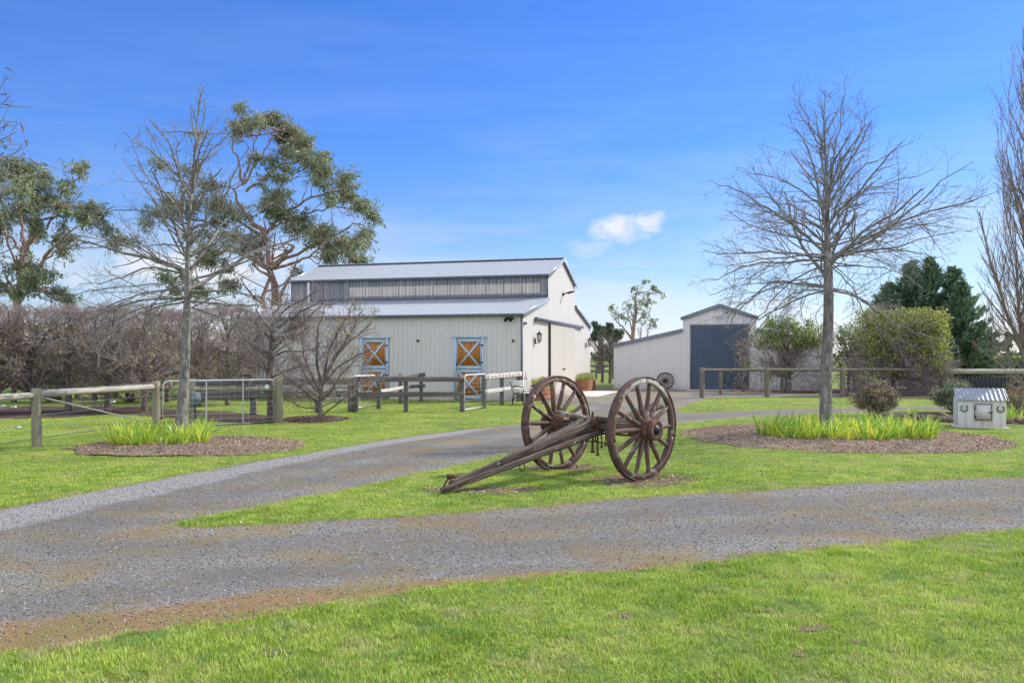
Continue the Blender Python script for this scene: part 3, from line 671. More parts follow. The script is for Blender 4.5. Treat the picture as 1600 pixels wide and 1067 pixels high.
mb = MB()
for s_, z in ((.32, 2.26), (4.12, 2.28)): mb = MB(); mb.tube([B(s_, 0, z, .02), B(s_, 0, z, .09)], .045, 8); mb.build('wall_fixture', M['iron'], barn)
mb = MB(); Q = [B(0, 4.2, 0, 0, .03), B(0, 10.0, 0, 0, .03), B(0, 10.0, 0, 0, 2.1), B(0, 4.2, 0, 0, 2.1)]
mb.add([tuple(q + Vector((0, 0, .03))) for q in Q] + [tuple(q + Vector((0, 0, -.05))) for q in Q], [(3, 2, 1, 0), (0, 1, 5, 4), (1, 2, 6, 5), (2, 3, 7, 6), (3, 0, 4, 7)])
tag(mb.build('concrete_apron', M['concrete']), kind='structure')

# ------------------------------------------------------------------ the far shed
L0 = Vector((5.27, 44.75, 0)); su = Vector((.964, -.266, 0)).normalized(); sv = Vector((.266, .964, 0)).normalized()
def S(p, q, z, o=0.0): return L0 + su * p + sv * (q - o) + Vector((0, 0, z))
shed = thing('machinery_shed', 'pale gabled machinery shed with lean-to and dark blue roller door beyond the gravel', 'shed', L0)
SD = 9.0; pr = [(0, 2.25, 3.52, 3.02), (3.52, 3.62, 5.32, 4.25), (5.32, 4.25, 7.11, 3.62), (7.11, 3.02, 10.63, 2.25)]
M['shedwall'] = clad_mat('shed_cladding', (.61, .595, .565), (.63, .615, .585))
for q, nn in ((0, -sv), (SD, sv)):
    mb = MB()
    for a, za, b_, zb in pr: panel(mb, S(a, q, 0), S(b_, q, 0), S(b_, q, zb), S(a, q, za), nn, TRIM)
    mb.build('wall', M['shedwall'], shed)
for p, z in ((0, 2.25), (10.63, 2.25), (3.52, 3.62), (7.11, 3.62)):
    z0 = 0 if p in (0, 10.63) else 2.9
    mb = MB(); panel(mb, S(p, 0, z0), S(p, SD, z0), S(p, SD, z), S(p, 0, z), -su if p < 5 else su, TRIM); mb.build('side_wall', M['shedwall'], shed)
for a, za, b_, zb in pr:
    sl = (zb - za) / (b_ - a); mb = MB(); up = Vector((0, 0, 1)) - su * sl
    panel(mb, S(a, -.12, za + .05), S(a, SD, za + .05), S(b_, SD, zb + .05), S(b_, -.12, zb + .05), up, CORR); mb.build('roof', M['zinc'], shed)
    mb = MB(); e0 = -.10 if a in (0, 3.52) else 0; e1 = .10 if b_ in (7.11, 10.63) else 0
    mb.beam(S(a + e0, -.10, za + e0 * sl + .0), S(b_ + e1, -.10, zb + e1 * sl + .0), .03, .17); mb.build('barge_flashing', M['midtrim'], shed)
mb = MB(); panel(mb, S(3.95, 0, .03, .03), S(3.95, 0, 3.20, .03), S(6.68, 0, 3.20, .03), S(6.68, 0, .03, .03), -sv, ROLL); rd = mb.build('roller_door', M['roller'], shed)
mb = MB(); mb.beam(S(3.92, 0, 0, .05), S(3.92, 0, 3.24, .05), .07, .05, up=sv); mb.beam(S(6.71, 0, 0, .05), S(6.71, 0, 3.24, .05), .07, .05, up=sv); mb.beam(S(3.88, 0, 3.26, .05), S(6.75, 0, 3.26, .05), .05, .07)
mb.build('door_frame', M['dktrim'], rd)
mb = MB(); mb.box(S(5.3, 0, 1.0, .06), (.16, .05, .05), math.atan2(su.y, su.x)); mb.build('handle', M['steel'], rd)
mb = MB(); mb.beam(S(3.7, 0, .0, .35), S(6.9, 0, .0, .35), .6, .06); tag(mb.build('concrete_sill', M['concrete']), kind='structure')

# ------------------------------------------------------------------ spoked wheels
def arc_ring(mb, M4, a0, a1, r0, r1, hw, n, jit=0.0, seed=0):
    rg = random.Random(seed); V = []; g = []
    for i in range(n + 1):
        a = a0 + (a1 - a0) * i / n
        for (r, z) in ((r0, -hw), (r0 + .008, -hw * 1.05), (r1, -hw), (r1, hw), (r0 + .008, hw * 1.05), (r0, hw)):
            rr = r + rg.uniform(-jit, jit); p = Vector((math.cos(a) * rr, math.sin(a) * rr, z + rg.uniform(-jit, jit)))
            V.append(tuple(M4 @ p)); g.append((a * r1 + seed, r, z))
    fs = [(i * 6 + k, i * 6 + (k + 1) % 6, (i + 1) * 6 + (k + 1) % 6, (i + 1) * 6 + k) for i in range(n) for k in range(6)]
    fs += [tuple(range(5, -1, -1)), tuple(range(n * 6, n * 6 + 6))]
    mb.add(V, fs, g)
def wheel(parent, c, nrm, R, nsp, hubR=.135, hubL=(-.19, .20), spin=0.0, rough_felloe=(), small=False, mats=('tyre', 'redwood', 'rust'), name='wheel', broken=None):
    z = Vector(nrm).normalized(); x = Vector((0, 0, 1)).cross(z).normalized(); y = z.cross(x)
    M4 = Matrix((x, y, z)).transposed().to_4x4(); M4.translation = Vector(c)
    k = R / .69; hw = .036 * k if not small else .03
    mb = MB(); arc_ring(mb, M4, 0, 2 * PI, R - .016 * k, R, hw + .006, 72, .0012)
    wh = mb.build(name, M[mats[0]], parent)
    nf = nsp // 2
    for i in range(nf):
        if broken == i: a1 = .55
        else: a1 = 1
        mb = MB(); a = spin + 2 * PI * (i - .25) / nf; w_ = 2 * PI / nf
        arc_ring(mb, M4, a + .004, a + w_ * a1 - .004, R - .086 * k, R - .019 * k, hw, 12, .004 if i in rough_felloe else .0015, i + 1)
        mb.build('felloe', M['paintwood'] if i in rough_felloe else M[mats[1]], wh)
    for i in range(nsp):
        a = spin + 2 * PI * (i + .02) / nsp; d = (x * math.cos(a) + y * math.sin(a)); t = z.cross(d)
        mb = MB(); p0 = Vector(c) + d * (hubR * .8) + z * (.03 * k); p1 = Vector(c) + d * (R - .085 * k)
        pts = [p0.lerp(p1, q) for q in (0, .15, .5, .85, 1)]
        V = []; g = []
        for (p, wt, wz) in zip(pts, (.034, .037, .031, .028, .029), (.044, .042, .031, .027, .029)):
            for m_ in range(8):
                b_ = m_ * PI / 4; V.append(tuple(p + t * (math.cos(b_) * wt * k) + z * (math.sin(b_) * wz * k))); g.append(((p - p0).length + i, math.cos(b_) * .03, math.sin(b_) * .03))
        mb.add(V, [(j * 8 + m_, j * 8 + (m_ + 1) % 8, (j + 1) * 8 + (m_ + 1) % 8, (j + 1) * 8 + m_) for j in range(4) for m_ in range(8)], g)
        mb.build('spoke', M[mats[1]], wh, smooth=True)
    a, b_ = hubL
    mb = MB(); mb.lathe([(hubR * .35, a), (hubR * .80, a), (hubR * .86, a + .05 * k), (hubR, a * .35), (hubR * 1.02, 0), (hubR, b_ * .35), (hubR * .93, b_ - .05 * k), (hubR * .93, b_), (hubR * .55, b_ + .002), (hubR * .45, b_ - .02)], 28, M4)
    h = mb.build('hub', M[mats[1]] if not small else M['iron'], wh)
    mb = MB()
    for zz, rr, ww in ((b_ - .03 * k, 1.0, .034), (b_ * .42, 1.03, .018), (a * .42, 1.03, .018), (a + .03 * k, .90, .03)):
        mb.lathe([(hubR * rr * .8, zz - ww * k), (hubR * rr, zz - ww * k), (hubR * rr * 1.02, zz), (hubR * rr, zz + ww * k), (hubR * rr * .8, zz + ww * k)], 28, M4)
    mb.build('hub_ring', M[mats[2]], wh)
    mb = MB(); mb.lathe([(hubR * .52, b_ - .03), (hubR * .50, b_ + .002), (hubR * .36, b_ + .004), (hubR * .30, b_ + .022), (0, b_ + .026)], 16, M4)
    mb.build('axle_cap', M['iron'], wh)
    return wh
nR = Vector((.69, -.724, 0)).normalized()
cR = Vector((1.725, 11.4, .685)); cL = Vector((.655, 12.53, .672))
cart = thing('wagon_axle', 'rusty two-wheeled wagon axle with its long weathered pole resting on the lawn', 'cart', (1.15, 11.95, 0))
wheel(cart, cR, nR + Vector((0, 0, -.02)), .69, 14, .138, (-.17, .23), 0.0, rough_felloe=(1, 2), name='wheel')
wheel(cart, cL, -nR + Vector((0, 0, -.03)), .69, 14, .138, (-.17, .21), PI / 14 * .2, rough_felloe=(), broken=None, name='wheel')
ax = (cR - cL).normalized()
mb = MB(); mb.beam(cL + ax * .12, cR - ax * .12, .10, .12, segs=14, jit=.07, seed=4); mb.build('axle_beam', M['oldwood'], cart)
mb = MB(); mb.tube([cL - ax * .02 + Vector((0, 0, -.02)), cR + ax * .05 + Vector((0, 0, -.02))], .032, 10); mb.tube([cL + ax * .2 + Vector((0, 0, -.10)), cR - ax * .2 + Vector((0, 0, -.10))], .016, 8); mb.build('axle_rod', M['rust'], cart)
mb = MB(); mb.beam(cL + ax * .30 + Vector((0, 0, .10)), cL + ax * 1.02 + Vector((0, 0, .09)), .12, .07, segs=10, jit=.12, seed=7); mb.build('bolster', M['oldwood'], cart)
def pole(p0, p1, w_, h_, w1, h1, seed, mt='oldwood', segs=30, jit=.14):
    mb = MB(); mb.beam(p0, p1, w_, h_, segs=segs, jit=jit, seed=seed, w1=w1, h1=h1); return mb.build('pole_timber', M[mt], cart)
pole(W(704, 757, 10.36), W(926, 663, 11.86), .075, .075, .10, .15, 1)
pole(Vector((-.83, 10.20, .05)), W(935, 676, 11.80), .06, .06, .09, .07, 2)
pole(W(800, 712, 11.05), W(915, 655, 12.02), .05, .04, .09, .06, 3, jit=.2)
pole(W(826, 700, 11.25), W(905, 662, 11.75), .03, .03, .05, .035, 8, jit=.3)
pole(W(868, 643, 12.35), W(925, 655, 11.98), .07, .04, .10, .05, 4, 'paintwood', 12, .15)
pole(W(936, 668, 11.98), W(1034, 634, 12.85), .12, .13, .08, .06, 5)
pole(W(948, 664, 12.15), W(1029, 627, 12.95), .07, .05, .05, .04, 6, jit=.2)
pole(W(938, 662, 11.9), W(1010, 655, 12.5), .09, .05, .08, .05, 9, jit=.15)
irons = [((926, 643), (926, 706), .016), ((934, 650), (934, 711), .013), ((940, 670), (940, 698), .009), ((946.5, 670), (946.5, 696), .009), ((930.5, 652), (930.5, 690), .011)]
for (a, b_, r_) in irons:
    mb = MB(); p = W(*a, 11.80); q = W(*b_, 11.80); n_ = 9
    mb.tube([p.lerp(q, i / n_) + Vector((random.Random(i).uniform(-.003, .003), 0, 0)) for i in range(n_ + 1)], r_, 8)
    mb.tube([q + Vector((0, 0, .02)), q + Vector((0, 0, -.008))], r_ * 2.1, 6); mb.tube([p.lerp(q, .42), p.lerp(q, .46)], r_ * 2, 6); mb.build('bolt', M['rust'], cart)
mb = MB(); mb.tube([W(893, 686, 11.9), W(920, 689, 11.84), W(951, 693, 11.72)], .010, 6); mb.beam(W(923, 660, 11.78), W(931, 659, 11.78), .07, .10, segs=3, jit=.12); mb.build('iron_strap', M['rust'], cart)
mb = MB()
for (pts, r_) in (([(694, 760), (697, 752), (703, 746), (707, 742)], .014), ([(704, 765), (705, 756), (704, 745)], .013), ([(709, 747), (714, 743), (718, 746)], .010), ([(697, 771), (704, 776), (712, 770), (719, 768)], .013), ([(694, 757), (693, 764), (699, 768)], .011), ([(716, 768), (719, 774)], .012)):
    mb.tube([W(x_, y_, 10.3) for x_, y_ in pts], r_, 6)
mb.box(W(704, 744, 10.3), (.09, .04, .05), .3); mb.build('iron_hook', M['rust'], cart)
mb = MB(); c = W(816, 727, 11.1); mb.tube([c + Vector((math.cos(a) * .035, 0, math.sin(a) * .055 - .02)) for a in np.linspace(0, 2 * PI, 14)], .007, 6, cap=False); mb.tube([c + Vector((0, 0, .03)), c + Vector((0, 0, .07))], .007, 6); mb.build('chain_ring', M['iron'], cart)

# wheel leaning on the shed
wr = thing('leaning_wheel_ornament', 'spoked wagon wheel leaning against the shed wall beside the roller door', 'wheel', S(2.66, -.35, 0))
wheel(wr, S(2.66, -.24, .455), -sv + Vector((0, 0, .28)), .44, 14, .075, (-.05, .07), .1, small=True, mats=('iron', 'redwood', 'iron'), name='wheel_rim')

# ------------------------------------------------------------------ planters, bench, tools
def planter(t0, L, lab, e0=.10, wd=.52, hz=.52):
    g = thing('planter_box', lab, 'planter', B(0, t0 + L / 2, 0, 0, e0 + wd / 2), group='long planter boxes by the barn doors')
    mb = MB()
    for i, z in enumerate((.10, .28, .44)):
        h_ = .16 if i < 2 else .14
        for e_ in (e0, e0 + wd): mb.beam(B(0, t0, z, 0, e_), B(0, t0 + L, z, 0, e_), .03, h_, seed=i)
        for t_ in (t0, t0 + L): mb.beam(B(0, t_, z, 0, e0 + .016), B(0, t_, z, 0, e0 + wd - .016), .03, h_, seed=i + 5)
    mb.build('box', M['terracotta'], g)
    mb = MB(); mb.beam(B(0, t0 + .03, .46, 0, e0 + wd / 2), B(0, t0 + L - .03, .46, 0, e0 + wd / 2), wd - .06, .04); mb.build('soil', M['darkmulch'], g)
    mb = MB()
    for t_ in (t0 + .02, t0 + L - .02):
        for e_ in (e0 - .002, e0 + wd + .002): mb.beam(B(0, t_, 0, 0, e_), B(0, t_, .53, 0, e_), .06, .05, up=v)
    mb.build('corner_post', M['terracotta'], g)
    return g, t0, L, e0, wd
PL = [planter(.62, 2.2, 'reddish timber planter with yellow-green foliage near the barn corner and the bench'), planter(9.9, 2.3, 'reddish timber planter with yellow-green foliage at the far side of the sliding doors')]
bench = thing('garden_bench', 'white slatted garden bench with black cast iron ends at the barn corner', 'bench', (.0, 29.6, 0), math.atan2(.80, .60))
def seg(pts, r=.018): mbb = MB(); mbb.tube([Vector(p) for p in pts], r, 8); return mbb
for x_ in (0.04, 1.16):      # local: x along the bench, -y is the front
    mb = MB(); mb.tube([Vector(p) for p in ((x_, .02, 0), (x_, 0, .2), (x_, -.05, .4), (x_, .03, .55), (x_, .10, .82))], .022, 8)
    mb.tube([Vector(p) for p in ((x_, -.48, 0), (x_, -.44, .2), (x_, -.46, .4), (x_, -.30, .40), (x_, -.05, .39))], .022, 8)
    mb.tube([Vector(p) for p in ((x_, .04, .62), (x_, -.2, .66), (x_, -.44, .62), (x_, -.47, .5), (x_, -.42, .42))], .02, 8)
    mb.tube([Vector(p) for p in ((x_, -.01, .16), (x_, -.15, .30), (x_, -.28, .30), (x_, -.44, .16))], .015, 8); mb.build('end_frame', M['iron'], None).parent = bench
for i in range(6):
    mb = MB(); mb.beam(Vector((0, -.44 + i * .075, .425 - abs(i - 3) * .004)), Vector((1.2, -.44 + i * .075, .425 - abs(i - 3) * .004)), .042, .02, segs=2); mb.build('seat_slat', M['whitewood'], None).parent = bench
for i in range(6):
    mb = MB(); mb.beam(Vector((0, -.02 + i * .018, .48 + i * .066)), Vector((1.2, -.02 + i * .018, .48 + i * .066)), .02, .038, up=(0, .26, 1)); mb.build('back_slat', M['whitewood'], None).parent = bench
for a, b_, lab in (((816.3, 563), (823, 626), 'rusty long-handled digging bar leaning on the barn corner, the straighter one'), ((818, 572), (829.5, 625), 'rusty shovel leaning on the barn end wall, tilted more than the bar beside it')):
    p1 = W(*a, 32.6); p0 = G(*b_)
    t_ = thing('leaning_tool', lab, 'tool', p0, group='long handled tools leaning at the barn corner')
    mb = MB(); mb.tube([p0 + Vector((0, 0, .02)), p0.lerp(p1, .5), p1], .02, 8); mb.build('handle', M['rust'], t_)
    mb = MB(); d = (p1 - p0).normalized(); mb.beam(p0 + Vector((0, 0, .01)), p0 + d * .28, .16 if b_[0] > 825 else .05, .02, up=(0, -1, .2), segs=2, w1=.19 if b_[0] > 825 else .04); mb.build('blade', M['iron'], t_)

# ------------------------------------------------------------------ fences and gates
def rpost(px, py, zt, r, par, mt='post', seed=0):
    p = G(px, py) if not isinstance(px, Vector) else px; mb = MB(); n_ = 8
    rg = random.Random(seed + int(p.x * 100)); tl = Vector((rg.uniform(-.01, .01), rg.uniform(-.01, .01), 0))
    mb.tube([p + Vector((0, 0, -.06)) + (Vector((0, 0, zt + .06)) + tl) * (i / n_) for i in range(n_ + 1)] + [p + tl + Vector((0, 0, zt + .004))], [r * (1.03 - .05 * i / n_) for i in range(n_ + 1)] + [r * .86], 16, seed=seed, jit=.03)
    return mb.build('post', M[mt], par)
def sqpost(p, zt, w_, par, mt='fencewood', ang=0.0):
    mb = MB(); mb.beam(Vector(p) + Vector((0, 0, -.05)), Vector(p) + Vector((0, 0, zt)), w_, w_, up=(-math.sin(ang), math.cos(ang), 0), segs=8, jit=.04, seed=int(p[0] * 10)); return mb.build('post', M[mt], par)
def log(p0, p1, r, par, mt='log', sag=.0, seed=1):
    n_ = 14; rg = random.Random(seed); mb = MB()
    mb.tube([Vector(p0).lerp(Vector(p1), i / n_) + Vector((0, 0, -sag * math.sin(PI * i / n_) + rg.uniform(-.004, .004))) for i in range(n_ + 1)], [r * rg.uniform(.95, 1.05) for _ in range(n_ + 1)], 14, seed=seed, jit=.03)
    return mb.build('rail', M[mt], par)
def plank(p0, p1, h_, par, mt='fencewood', th=.04, seed=1):
    mb = MB(); mb.beam(p0, p1, th, h_, segs=12, jit=.05, seed=seed); return mb.build('rail', M[mt], par)
def wires(par, lst, r=.0022):
    mb = MB()
    for a, b_ in lst:
        a = Vector(a); b_ = Vector(b_); mb.tube([a.lerp(b_, i / 6) + Vector((0, 0, -.012 * math.sin(PI * i / 6))) for i in range(7)], r, 4, cap=False)
    return mb.build('wire', M['steel'], par)
pA = G(57, 698); pB = G(244.5, 669); pZ = Vector((-16.2, 14.2, 0)); pZ = G(57, 698) + (G(57, 698) - G(244.5, 669)) * 1.15; pZ.z = 0
f1 = thing('post_and_log_fence', 'post and pale log rail fence with wire strands in front of the bare hedge', 'fence', pA)
rpost(57, 698, 1.06, .083, f1, seed=1); rpost(244.5, 669, 1.08, .092, f1, seed=2); rpost(pZ, 0, 1.05, .085, f1, seed=3)
log(pA + Vector((.05, 0, .965)), pB + Vector((-.05, 0, .955)), .062, f1, seed=3); log(pZ + Vector((0, 0, .92)), pA + Vector((-.05, 0, .94)), .06, f1, seed=4)
wl = []
for z in (.18, .38, .58, .76): wl += [(pZ + Vector((0, 0, z)), pA + Vector((0, 0, z))), (pA + Vector((0, 0, z)), pB + Vector((0, 0, z)))]
wl += [(pA + Vector((0, 0, 1.03)), pB + Vector((0, 0, 1.06)))]
wires(f1, wl, .003)
mb = MB(); mb.tube([pA + Vector((.1, 0, .90)), pB + Vector((-.1, 0, .12))], .016, 6); mb.build('stay_wire', M['steel'], f1)
for i, (x_, y_) in enumerate(((27, 668), (3, 634.5), (21, 636), (195, 663), (259, 671), (176, 628))):
    Y_ = 15.9 + (x_ - 57) / 190 * 4; c = W(x_, y_, Y_); mb = MB(); mb.box(c, (.10, .035, .045), .3); mb.build('wire_strainer', M['steel'], f1)
def gate(p0, p1, z0a, z0b, h_, ups, name, lab, nw, corner=.12, mt='steel', r=.022):
    g = thing(name, lab, 'gate', p0); d = (p1 - p0); L = d.length; d.normalize()
    def q(s_, z): return p0 + d * s_ + Vector((0, 0, z + z0a + (z0b - z0a) * s_ / L))
    pts = [q(0, 0), q(L, 0), q(L, h_ - corner)] + [q(L - corner + corner * math.sin(a), h_ - corner + corner * math.cos(a)) for a in (PI / 2 * .7, PI / 2 * .35, 0)] + [q(corner - corner * math.sin(a), h_ - corner + corner * math.cos(a)) for a in (0, PI / 2 * .35, PI / 2 * .7)] + [q(0, h_ - corner), q(0, 0)]
    mb = MB(); mb.tube(pts, r, 8, cap=False); mb.build('frame', M[mt], g)
    for s_ in ups: mb = MB(); mb.tube([q(L * s_, 0), q(L * s_, h_)], r * .8, 8); mb.build('upright', M[mt], g)
    mb = MB()
    for i in range(1, nw): z = h_ * i / nw; mb.tube([q(0, z), q(L, z)], .003, 4, cap=False)
    n2 = int(L / .30)
    for i in range(1, n2): mb.tube([q(L * i / n2, 0), q(L * i / n2, h_)], .0025, 4, cap=False)
    mb.build('mesh', M['steel'], g)
    for z in (.2, h_ - .2): mb = MB(); mb.tube([q(-.06, z), q(.02, z)], .02, 6); mb.build('hinge', M['iron'], g)
    return g, q, L
pC = G(437.5, 661)
g1, q1, L1 = gate(pB + Vector((.14, .02, 0)), pC + Vector((-.12, -.02, 0)), .03, .03, 1.05, (.37, .70), 'farm_gate', 'galvanised mesh farm gate beside the left bare tree', 8)
mb = MB(); c = q1(L1 * .93, .88) + Vector((0, -.04, 0)); mb.tube([c, c + Vector((0, -.02, 0))], .055, 12); mb.build('latch_disc', M['white'], g1)
mb = MB(); c = q1(L1 * .88, .72) + Vector((0, -.04, 0)); mb.tube([c, c + Vector((0, -.02, 0))], [.05, .03], 8); mb.build('latch', M['grey'], g1)
f2 = thing('gate_post', 'round timber gate post at the latch end of the mesh farm gate', 'post', pC)
rpost(437.5, 661, 1.12, .075, f2, seed=5)
pD = G(300, 660); pE = G(431, 656)
f3 = thing('log_fence', 'log rail fence behind the farm gate, holding the grey box', 'fence', pD)
rpost(300, 660, 1.1, .085, f3, seed=6); rpost(431, 656, 1.05, .07, f3, seed=7); log(pD + Vector((0, 0, .82)), pE + Vector((0, 0, .80)), .065, f3, 'post', seed=8)
bx = thing('control_box', 'small grey-blue box with sloping top mounted on the post behind the gate', 'box', pD + Vector((.12, -.14, .42)))
mb = MB(); c = pD + Vector((.14, -.15, .60)); x0, x1, y0, y1 = -.09, .12, -.07, .07
Vb = [(x0, y0, -.20), (x1, y0, -.20), (x1, y1, -.20), (x0, y1, -.20), (x0, y0, .20), (x1, y0, .13), (x1, y1, .13), (x0, y1, .20)]
mb.add([tuple(c + Vector(q)) for q in Vb], [(3, 2, 1, 0), (4, 5, 6, 7), (0, 1, 5, 4), (1, 2, 6, 5), (2, 3, 7, 6), (3, 0, 4, 7)]); mb.build('case', M['grey'], bx)
mb = MB(); mb.tube([c + Vector((0, 0, -.2)), c + Vector((.01, 0, -.45)), c + Vector((0, .02, -.60))], .014, 6); mb.build('cable', M['iron'], bx)
f4 = thing('paddock_fence', 'brown plank paddock fence behind the bare trees in front of the barn', 'fence', G(396, 647))
pp = [G(300, 649), G(396, 647.5), G(497, 645), G(548, 643.5)]
for i, p in enumerate(pp): sqpost(p, 1.02, .16, f4, 'fencewood')
for a, b_ in zip(pp[:-1], pp[1:]):
    for z in (.93, .55): plank(a + Vector((0, -.1, z)), b_ + Vector((0, -.1, z)), .19, f4, seed=int(z * 10 + a.x))
f5 = thing('timber_yard_fence', 'two-rail grey timber yard fence on the lawn in front of the stable doors', 'fence', G(634, 643))
qq = [G(548, 643.5) + Vector((.2, 0, 0)), G(634.5, 643.5), G(722, 643.5)]
for p in qq[1:]: sqpost(p, 1.05, .13, f5)
sqpost(G(548, 643.5) + Vector((.17, -.05, 0)), 1.05, .14, f5)
for z in (.98, .53): plank(qq[0] + Vector((-.1, -.09, z)), qq[2] + Vector((.08, -.09, z)), .145, f5, seed=int(z * 9))
f6 = thing('short_timber_fence', 'short weathered rail fence standing back from the yard fence near the barn wall', 'fence', G(626, 629))
for x_, y_ in ((592, 638.5), (626, 630), (658, 627.5)): sqpost(G(x_, y_), 1.06, .13, f6)
plank(G(594, 638) + Vector((0, -.08, .93)), G(664, 627.3) + Vector((0, -.09, 1.0)), .14, f6, 'fencewood', seed=5)
plank(G(594, 638) + Vector((0, -.08, .55)), G(634, 630) + Vector((0, -.09, .58)), .10, f6, 'whitewood', seed=6); plank(G(634.5, 630) + Vector((0, -.09, .58)), G(664, 627.3) + Vector((0, -.09, .60)), .12, f6, 'fencewood', seed=7)
gate(G(549, 641) + Vector((.02, 0, 0)), G(591, 638.5) + Vector((-.03, 0, 0)), .08, .08, .98, (), 'small_gate', 'small galvanised gate in front of the first stable door, by the bare trees', 6, r=.016)
gate(G(726, 642.5), G(758.5, 637.5), .05, .05, 1.05, (), 'small_gate', 'white-framed mesh gate in front of the stable door nearest the barn corner', 8, mt='white', r=.018)
f7 = thing('white_rail_fence', 'whitewashed two-rail fence with horseshoes hung along its top rail', 'fence', G(784, 632))
r0, r1, r2 = G(756, 637.5), G(784, 632), G(810, 627.5)
for p in (r0, r1, r2): sqpost(p, 1.05, .14, f7)
for z, h_ in ((1.03, .17), (.56, .12)): plank(r0 + Vector((.05, -.1, z - .03)), r2 + Vector((.12, -.1, z)), h_, f7, 'whitewood', seed=int(z * 7))
def shoe(mt='iron', s=1.0):
    mb = MB(); pts = []
    for a in np.linspace(-2.45, 2.45, 15): pts.append(Vector((.058 * s * math.sin(a), 0, -.07 * s * math.cos(a))))
    mb.tube(pts, [.010 * s] * 15, 6)
    return mb.build('horseshoe', M[mt])
for i in range(11):
    t_ = .04 + i * .092; p = (r0 + Vector((.05, -.13, 0))).lerp(r2 + Vector((.12, -.13, 0)), t_); s0 = shoe('rust' if i % 3 == 1 else 'iron', 1.15)
    s0.location = p + Vector((0, 0, .99 + .012 * math.sin(i * 2.3))); s0.rotation_euler = (0, .3 * math.sin(i * 1.9), 0)
    tag(s0, 'old horseshoe hung in the row along the top rail of the white fence', 'horseshoe', 'horseshoes hung along the white rail')
# right side rails
f8 = thing('post_and_rail_fence', 'round post and single rail fence in front of the roller door and leafy tree', 'fence', G(1198, 620))
a8 = [G(1097, 621.5), G(1198.5, 620.5), G(1316, 620.5), G(1471, 617)]
for i, p in enumerate(a8): rpost(p, 0, 1.22 if i < 3 else 1.2, .10, f8, 'brownpost', seed=i + 20)
for a, b_ in zip(a8[:-1], a8[1:]): log(a + Vector((0, 0, 1.12)), b_ + Vector((0, 0, 1.12)), .065, f8, 'brownpost', seed=int(a.x * 10))
f9 = thing('rear_post_fence', 'thinner round posts and rail standing behind the front rail, with the coiled hose', 'fence', G(1125, 617))
a9 = [G(1126, 617), G(1222, 614), G(1326, 613)]
for i, p in enumerate(a9): rpost(p, 0, 1.16, .075, f9, 'brownpost', seed=i + 30)
log(a9[0] + Vector((0, 0, 1.06)), a9[1] + Vector((0, 0, 1.06)), .05, f9, 'post', seed=2); log(a9[1] + Vector((0, 0, 1.06)), a9[2] + Vector((0, 0, 1.06)), .05, f9, 'post', seed=3)
f10 = thing('log_rail_fence', 'thick log rail fence with dark panel beneath, behind the small white shed', 'fence', G(1471, 617))
b0, b1 = G(1471, 617) + Vector((.02, -.3, 0)), G(1640, 617)
rpost(b0, 0, 1.22, .13, f10, seed=40); rpost(b1, 0, 1.2, .13, f10, seed=41); log(b0 + Vector((0, 0, 1.03)), b1 + Vector((0, 0, 1.03)), .115, f10, 'log', seed=7)
mb = MB(); mb.beam(b0 + Vector((.15, .12, .45)), b1 + Vector((-.15, .12, .45)), .03, .72)
for i in range(28):
    p = b0.lerp(b1, (i + .5) / 28); mb.box(p + Vector((0, .10, .45)), (.03, .03, .74))
mb.build('panel', M['net'], f10)
hs = thing('coiled_hose', 'dark green hose coiled in a hoop hanging on the rail before the roller door', 'hose', W(1137, 590, 37.4))
mb = MB(); rg = random.Random(4)
for k in range(5):
    rr = .17 + rg.uniform(-.012, .012); hh = .26 + rg.uniform(-.02, .02); ox = rg.uniform(-.02, .02)
    mb.tube([W(1137, 590, 37.3) + Vector((math.cos(a) * rr + ox, -.03 * k * .5, math.sin(a) * hh - abs(rg.uniform(0, .01)))) for a in np.linspace(0, 2 * PI, 22)], .016, 6, cap=False)
mb.build('coil', M['hose'], hs)

# ------------------------------------------------------------------ the little shed
th = math.radians(-20.5)
ls = thing('little_shed', 'small pale metal shed with ribbed roof, rust-edged hatch and two horseshoes', 'kennel', (10.36, 20.06, 0), th)
def LM(name, mb, mt, par=ls):
    o = mb.build(name, M[mt]); o.parent = par; return o
wd, dp, hz, rz_ = .98, .90, .66, .90
mb = MB(); V3 = Vector
panel(mb, V3((0, 0, 0)), V3((wd, 0, 0)), V3((wd, 0, hz)), V3((0, 0, hz)), V3((0, -1, 0)), [(0, 0), (.155, 0), (.162, .008), (.17, 0), (.174, .008), (.18, 0)])
panel(mb, V3((0, dp, 0)), V3((wd, dp, 0)), V3((wd, dp, hz)), V3((0, dp, hz)), V3((0, 1, 0)), TRIM)
for x_ in (0, wd):
    mb.add([(x_, 0, 0), (x_, dp, 0), (x_, dp, hz), (x_, dp / 2, rz_ - .02), (x_, 0, hz)], [(0, 1, 2, 3, 4)])
LM('wall', mb, 'shedpaint')
mb = MB(); RB = [(0, 0), (.052, 0), (.060, .024), (.086, .024), (.0945, 0)]
for (ya, za, yb, zb) in ((-.07, hz - .02, dp / 2, rz_), (dp + .07, hz - .02, dp / 2, rz_)):
    panel(mb, V3((-.05, ya, za)), V3((wd + .05, ya, za)), V3((wd + .05, yb, zb)), V3((-.05, yb, zb)), V3((0, -1 if ya < 0 else 1, 2)), RB)
LM('roof', mb, 'zinc')
mb = MB(); mb.beam(V3((wd + .03, .02, 0)), V3((wd + .03, .02, hz - .03)), .05, .03); mb.beam(V3((wd + .02, -.05, hz - .01)), V3((wd + .02, dp / 2, rz_ - .03)), .02, .05); LM('shadow_strip', mb, 'iron')  # black bars stand in for the shadow strip down the right side
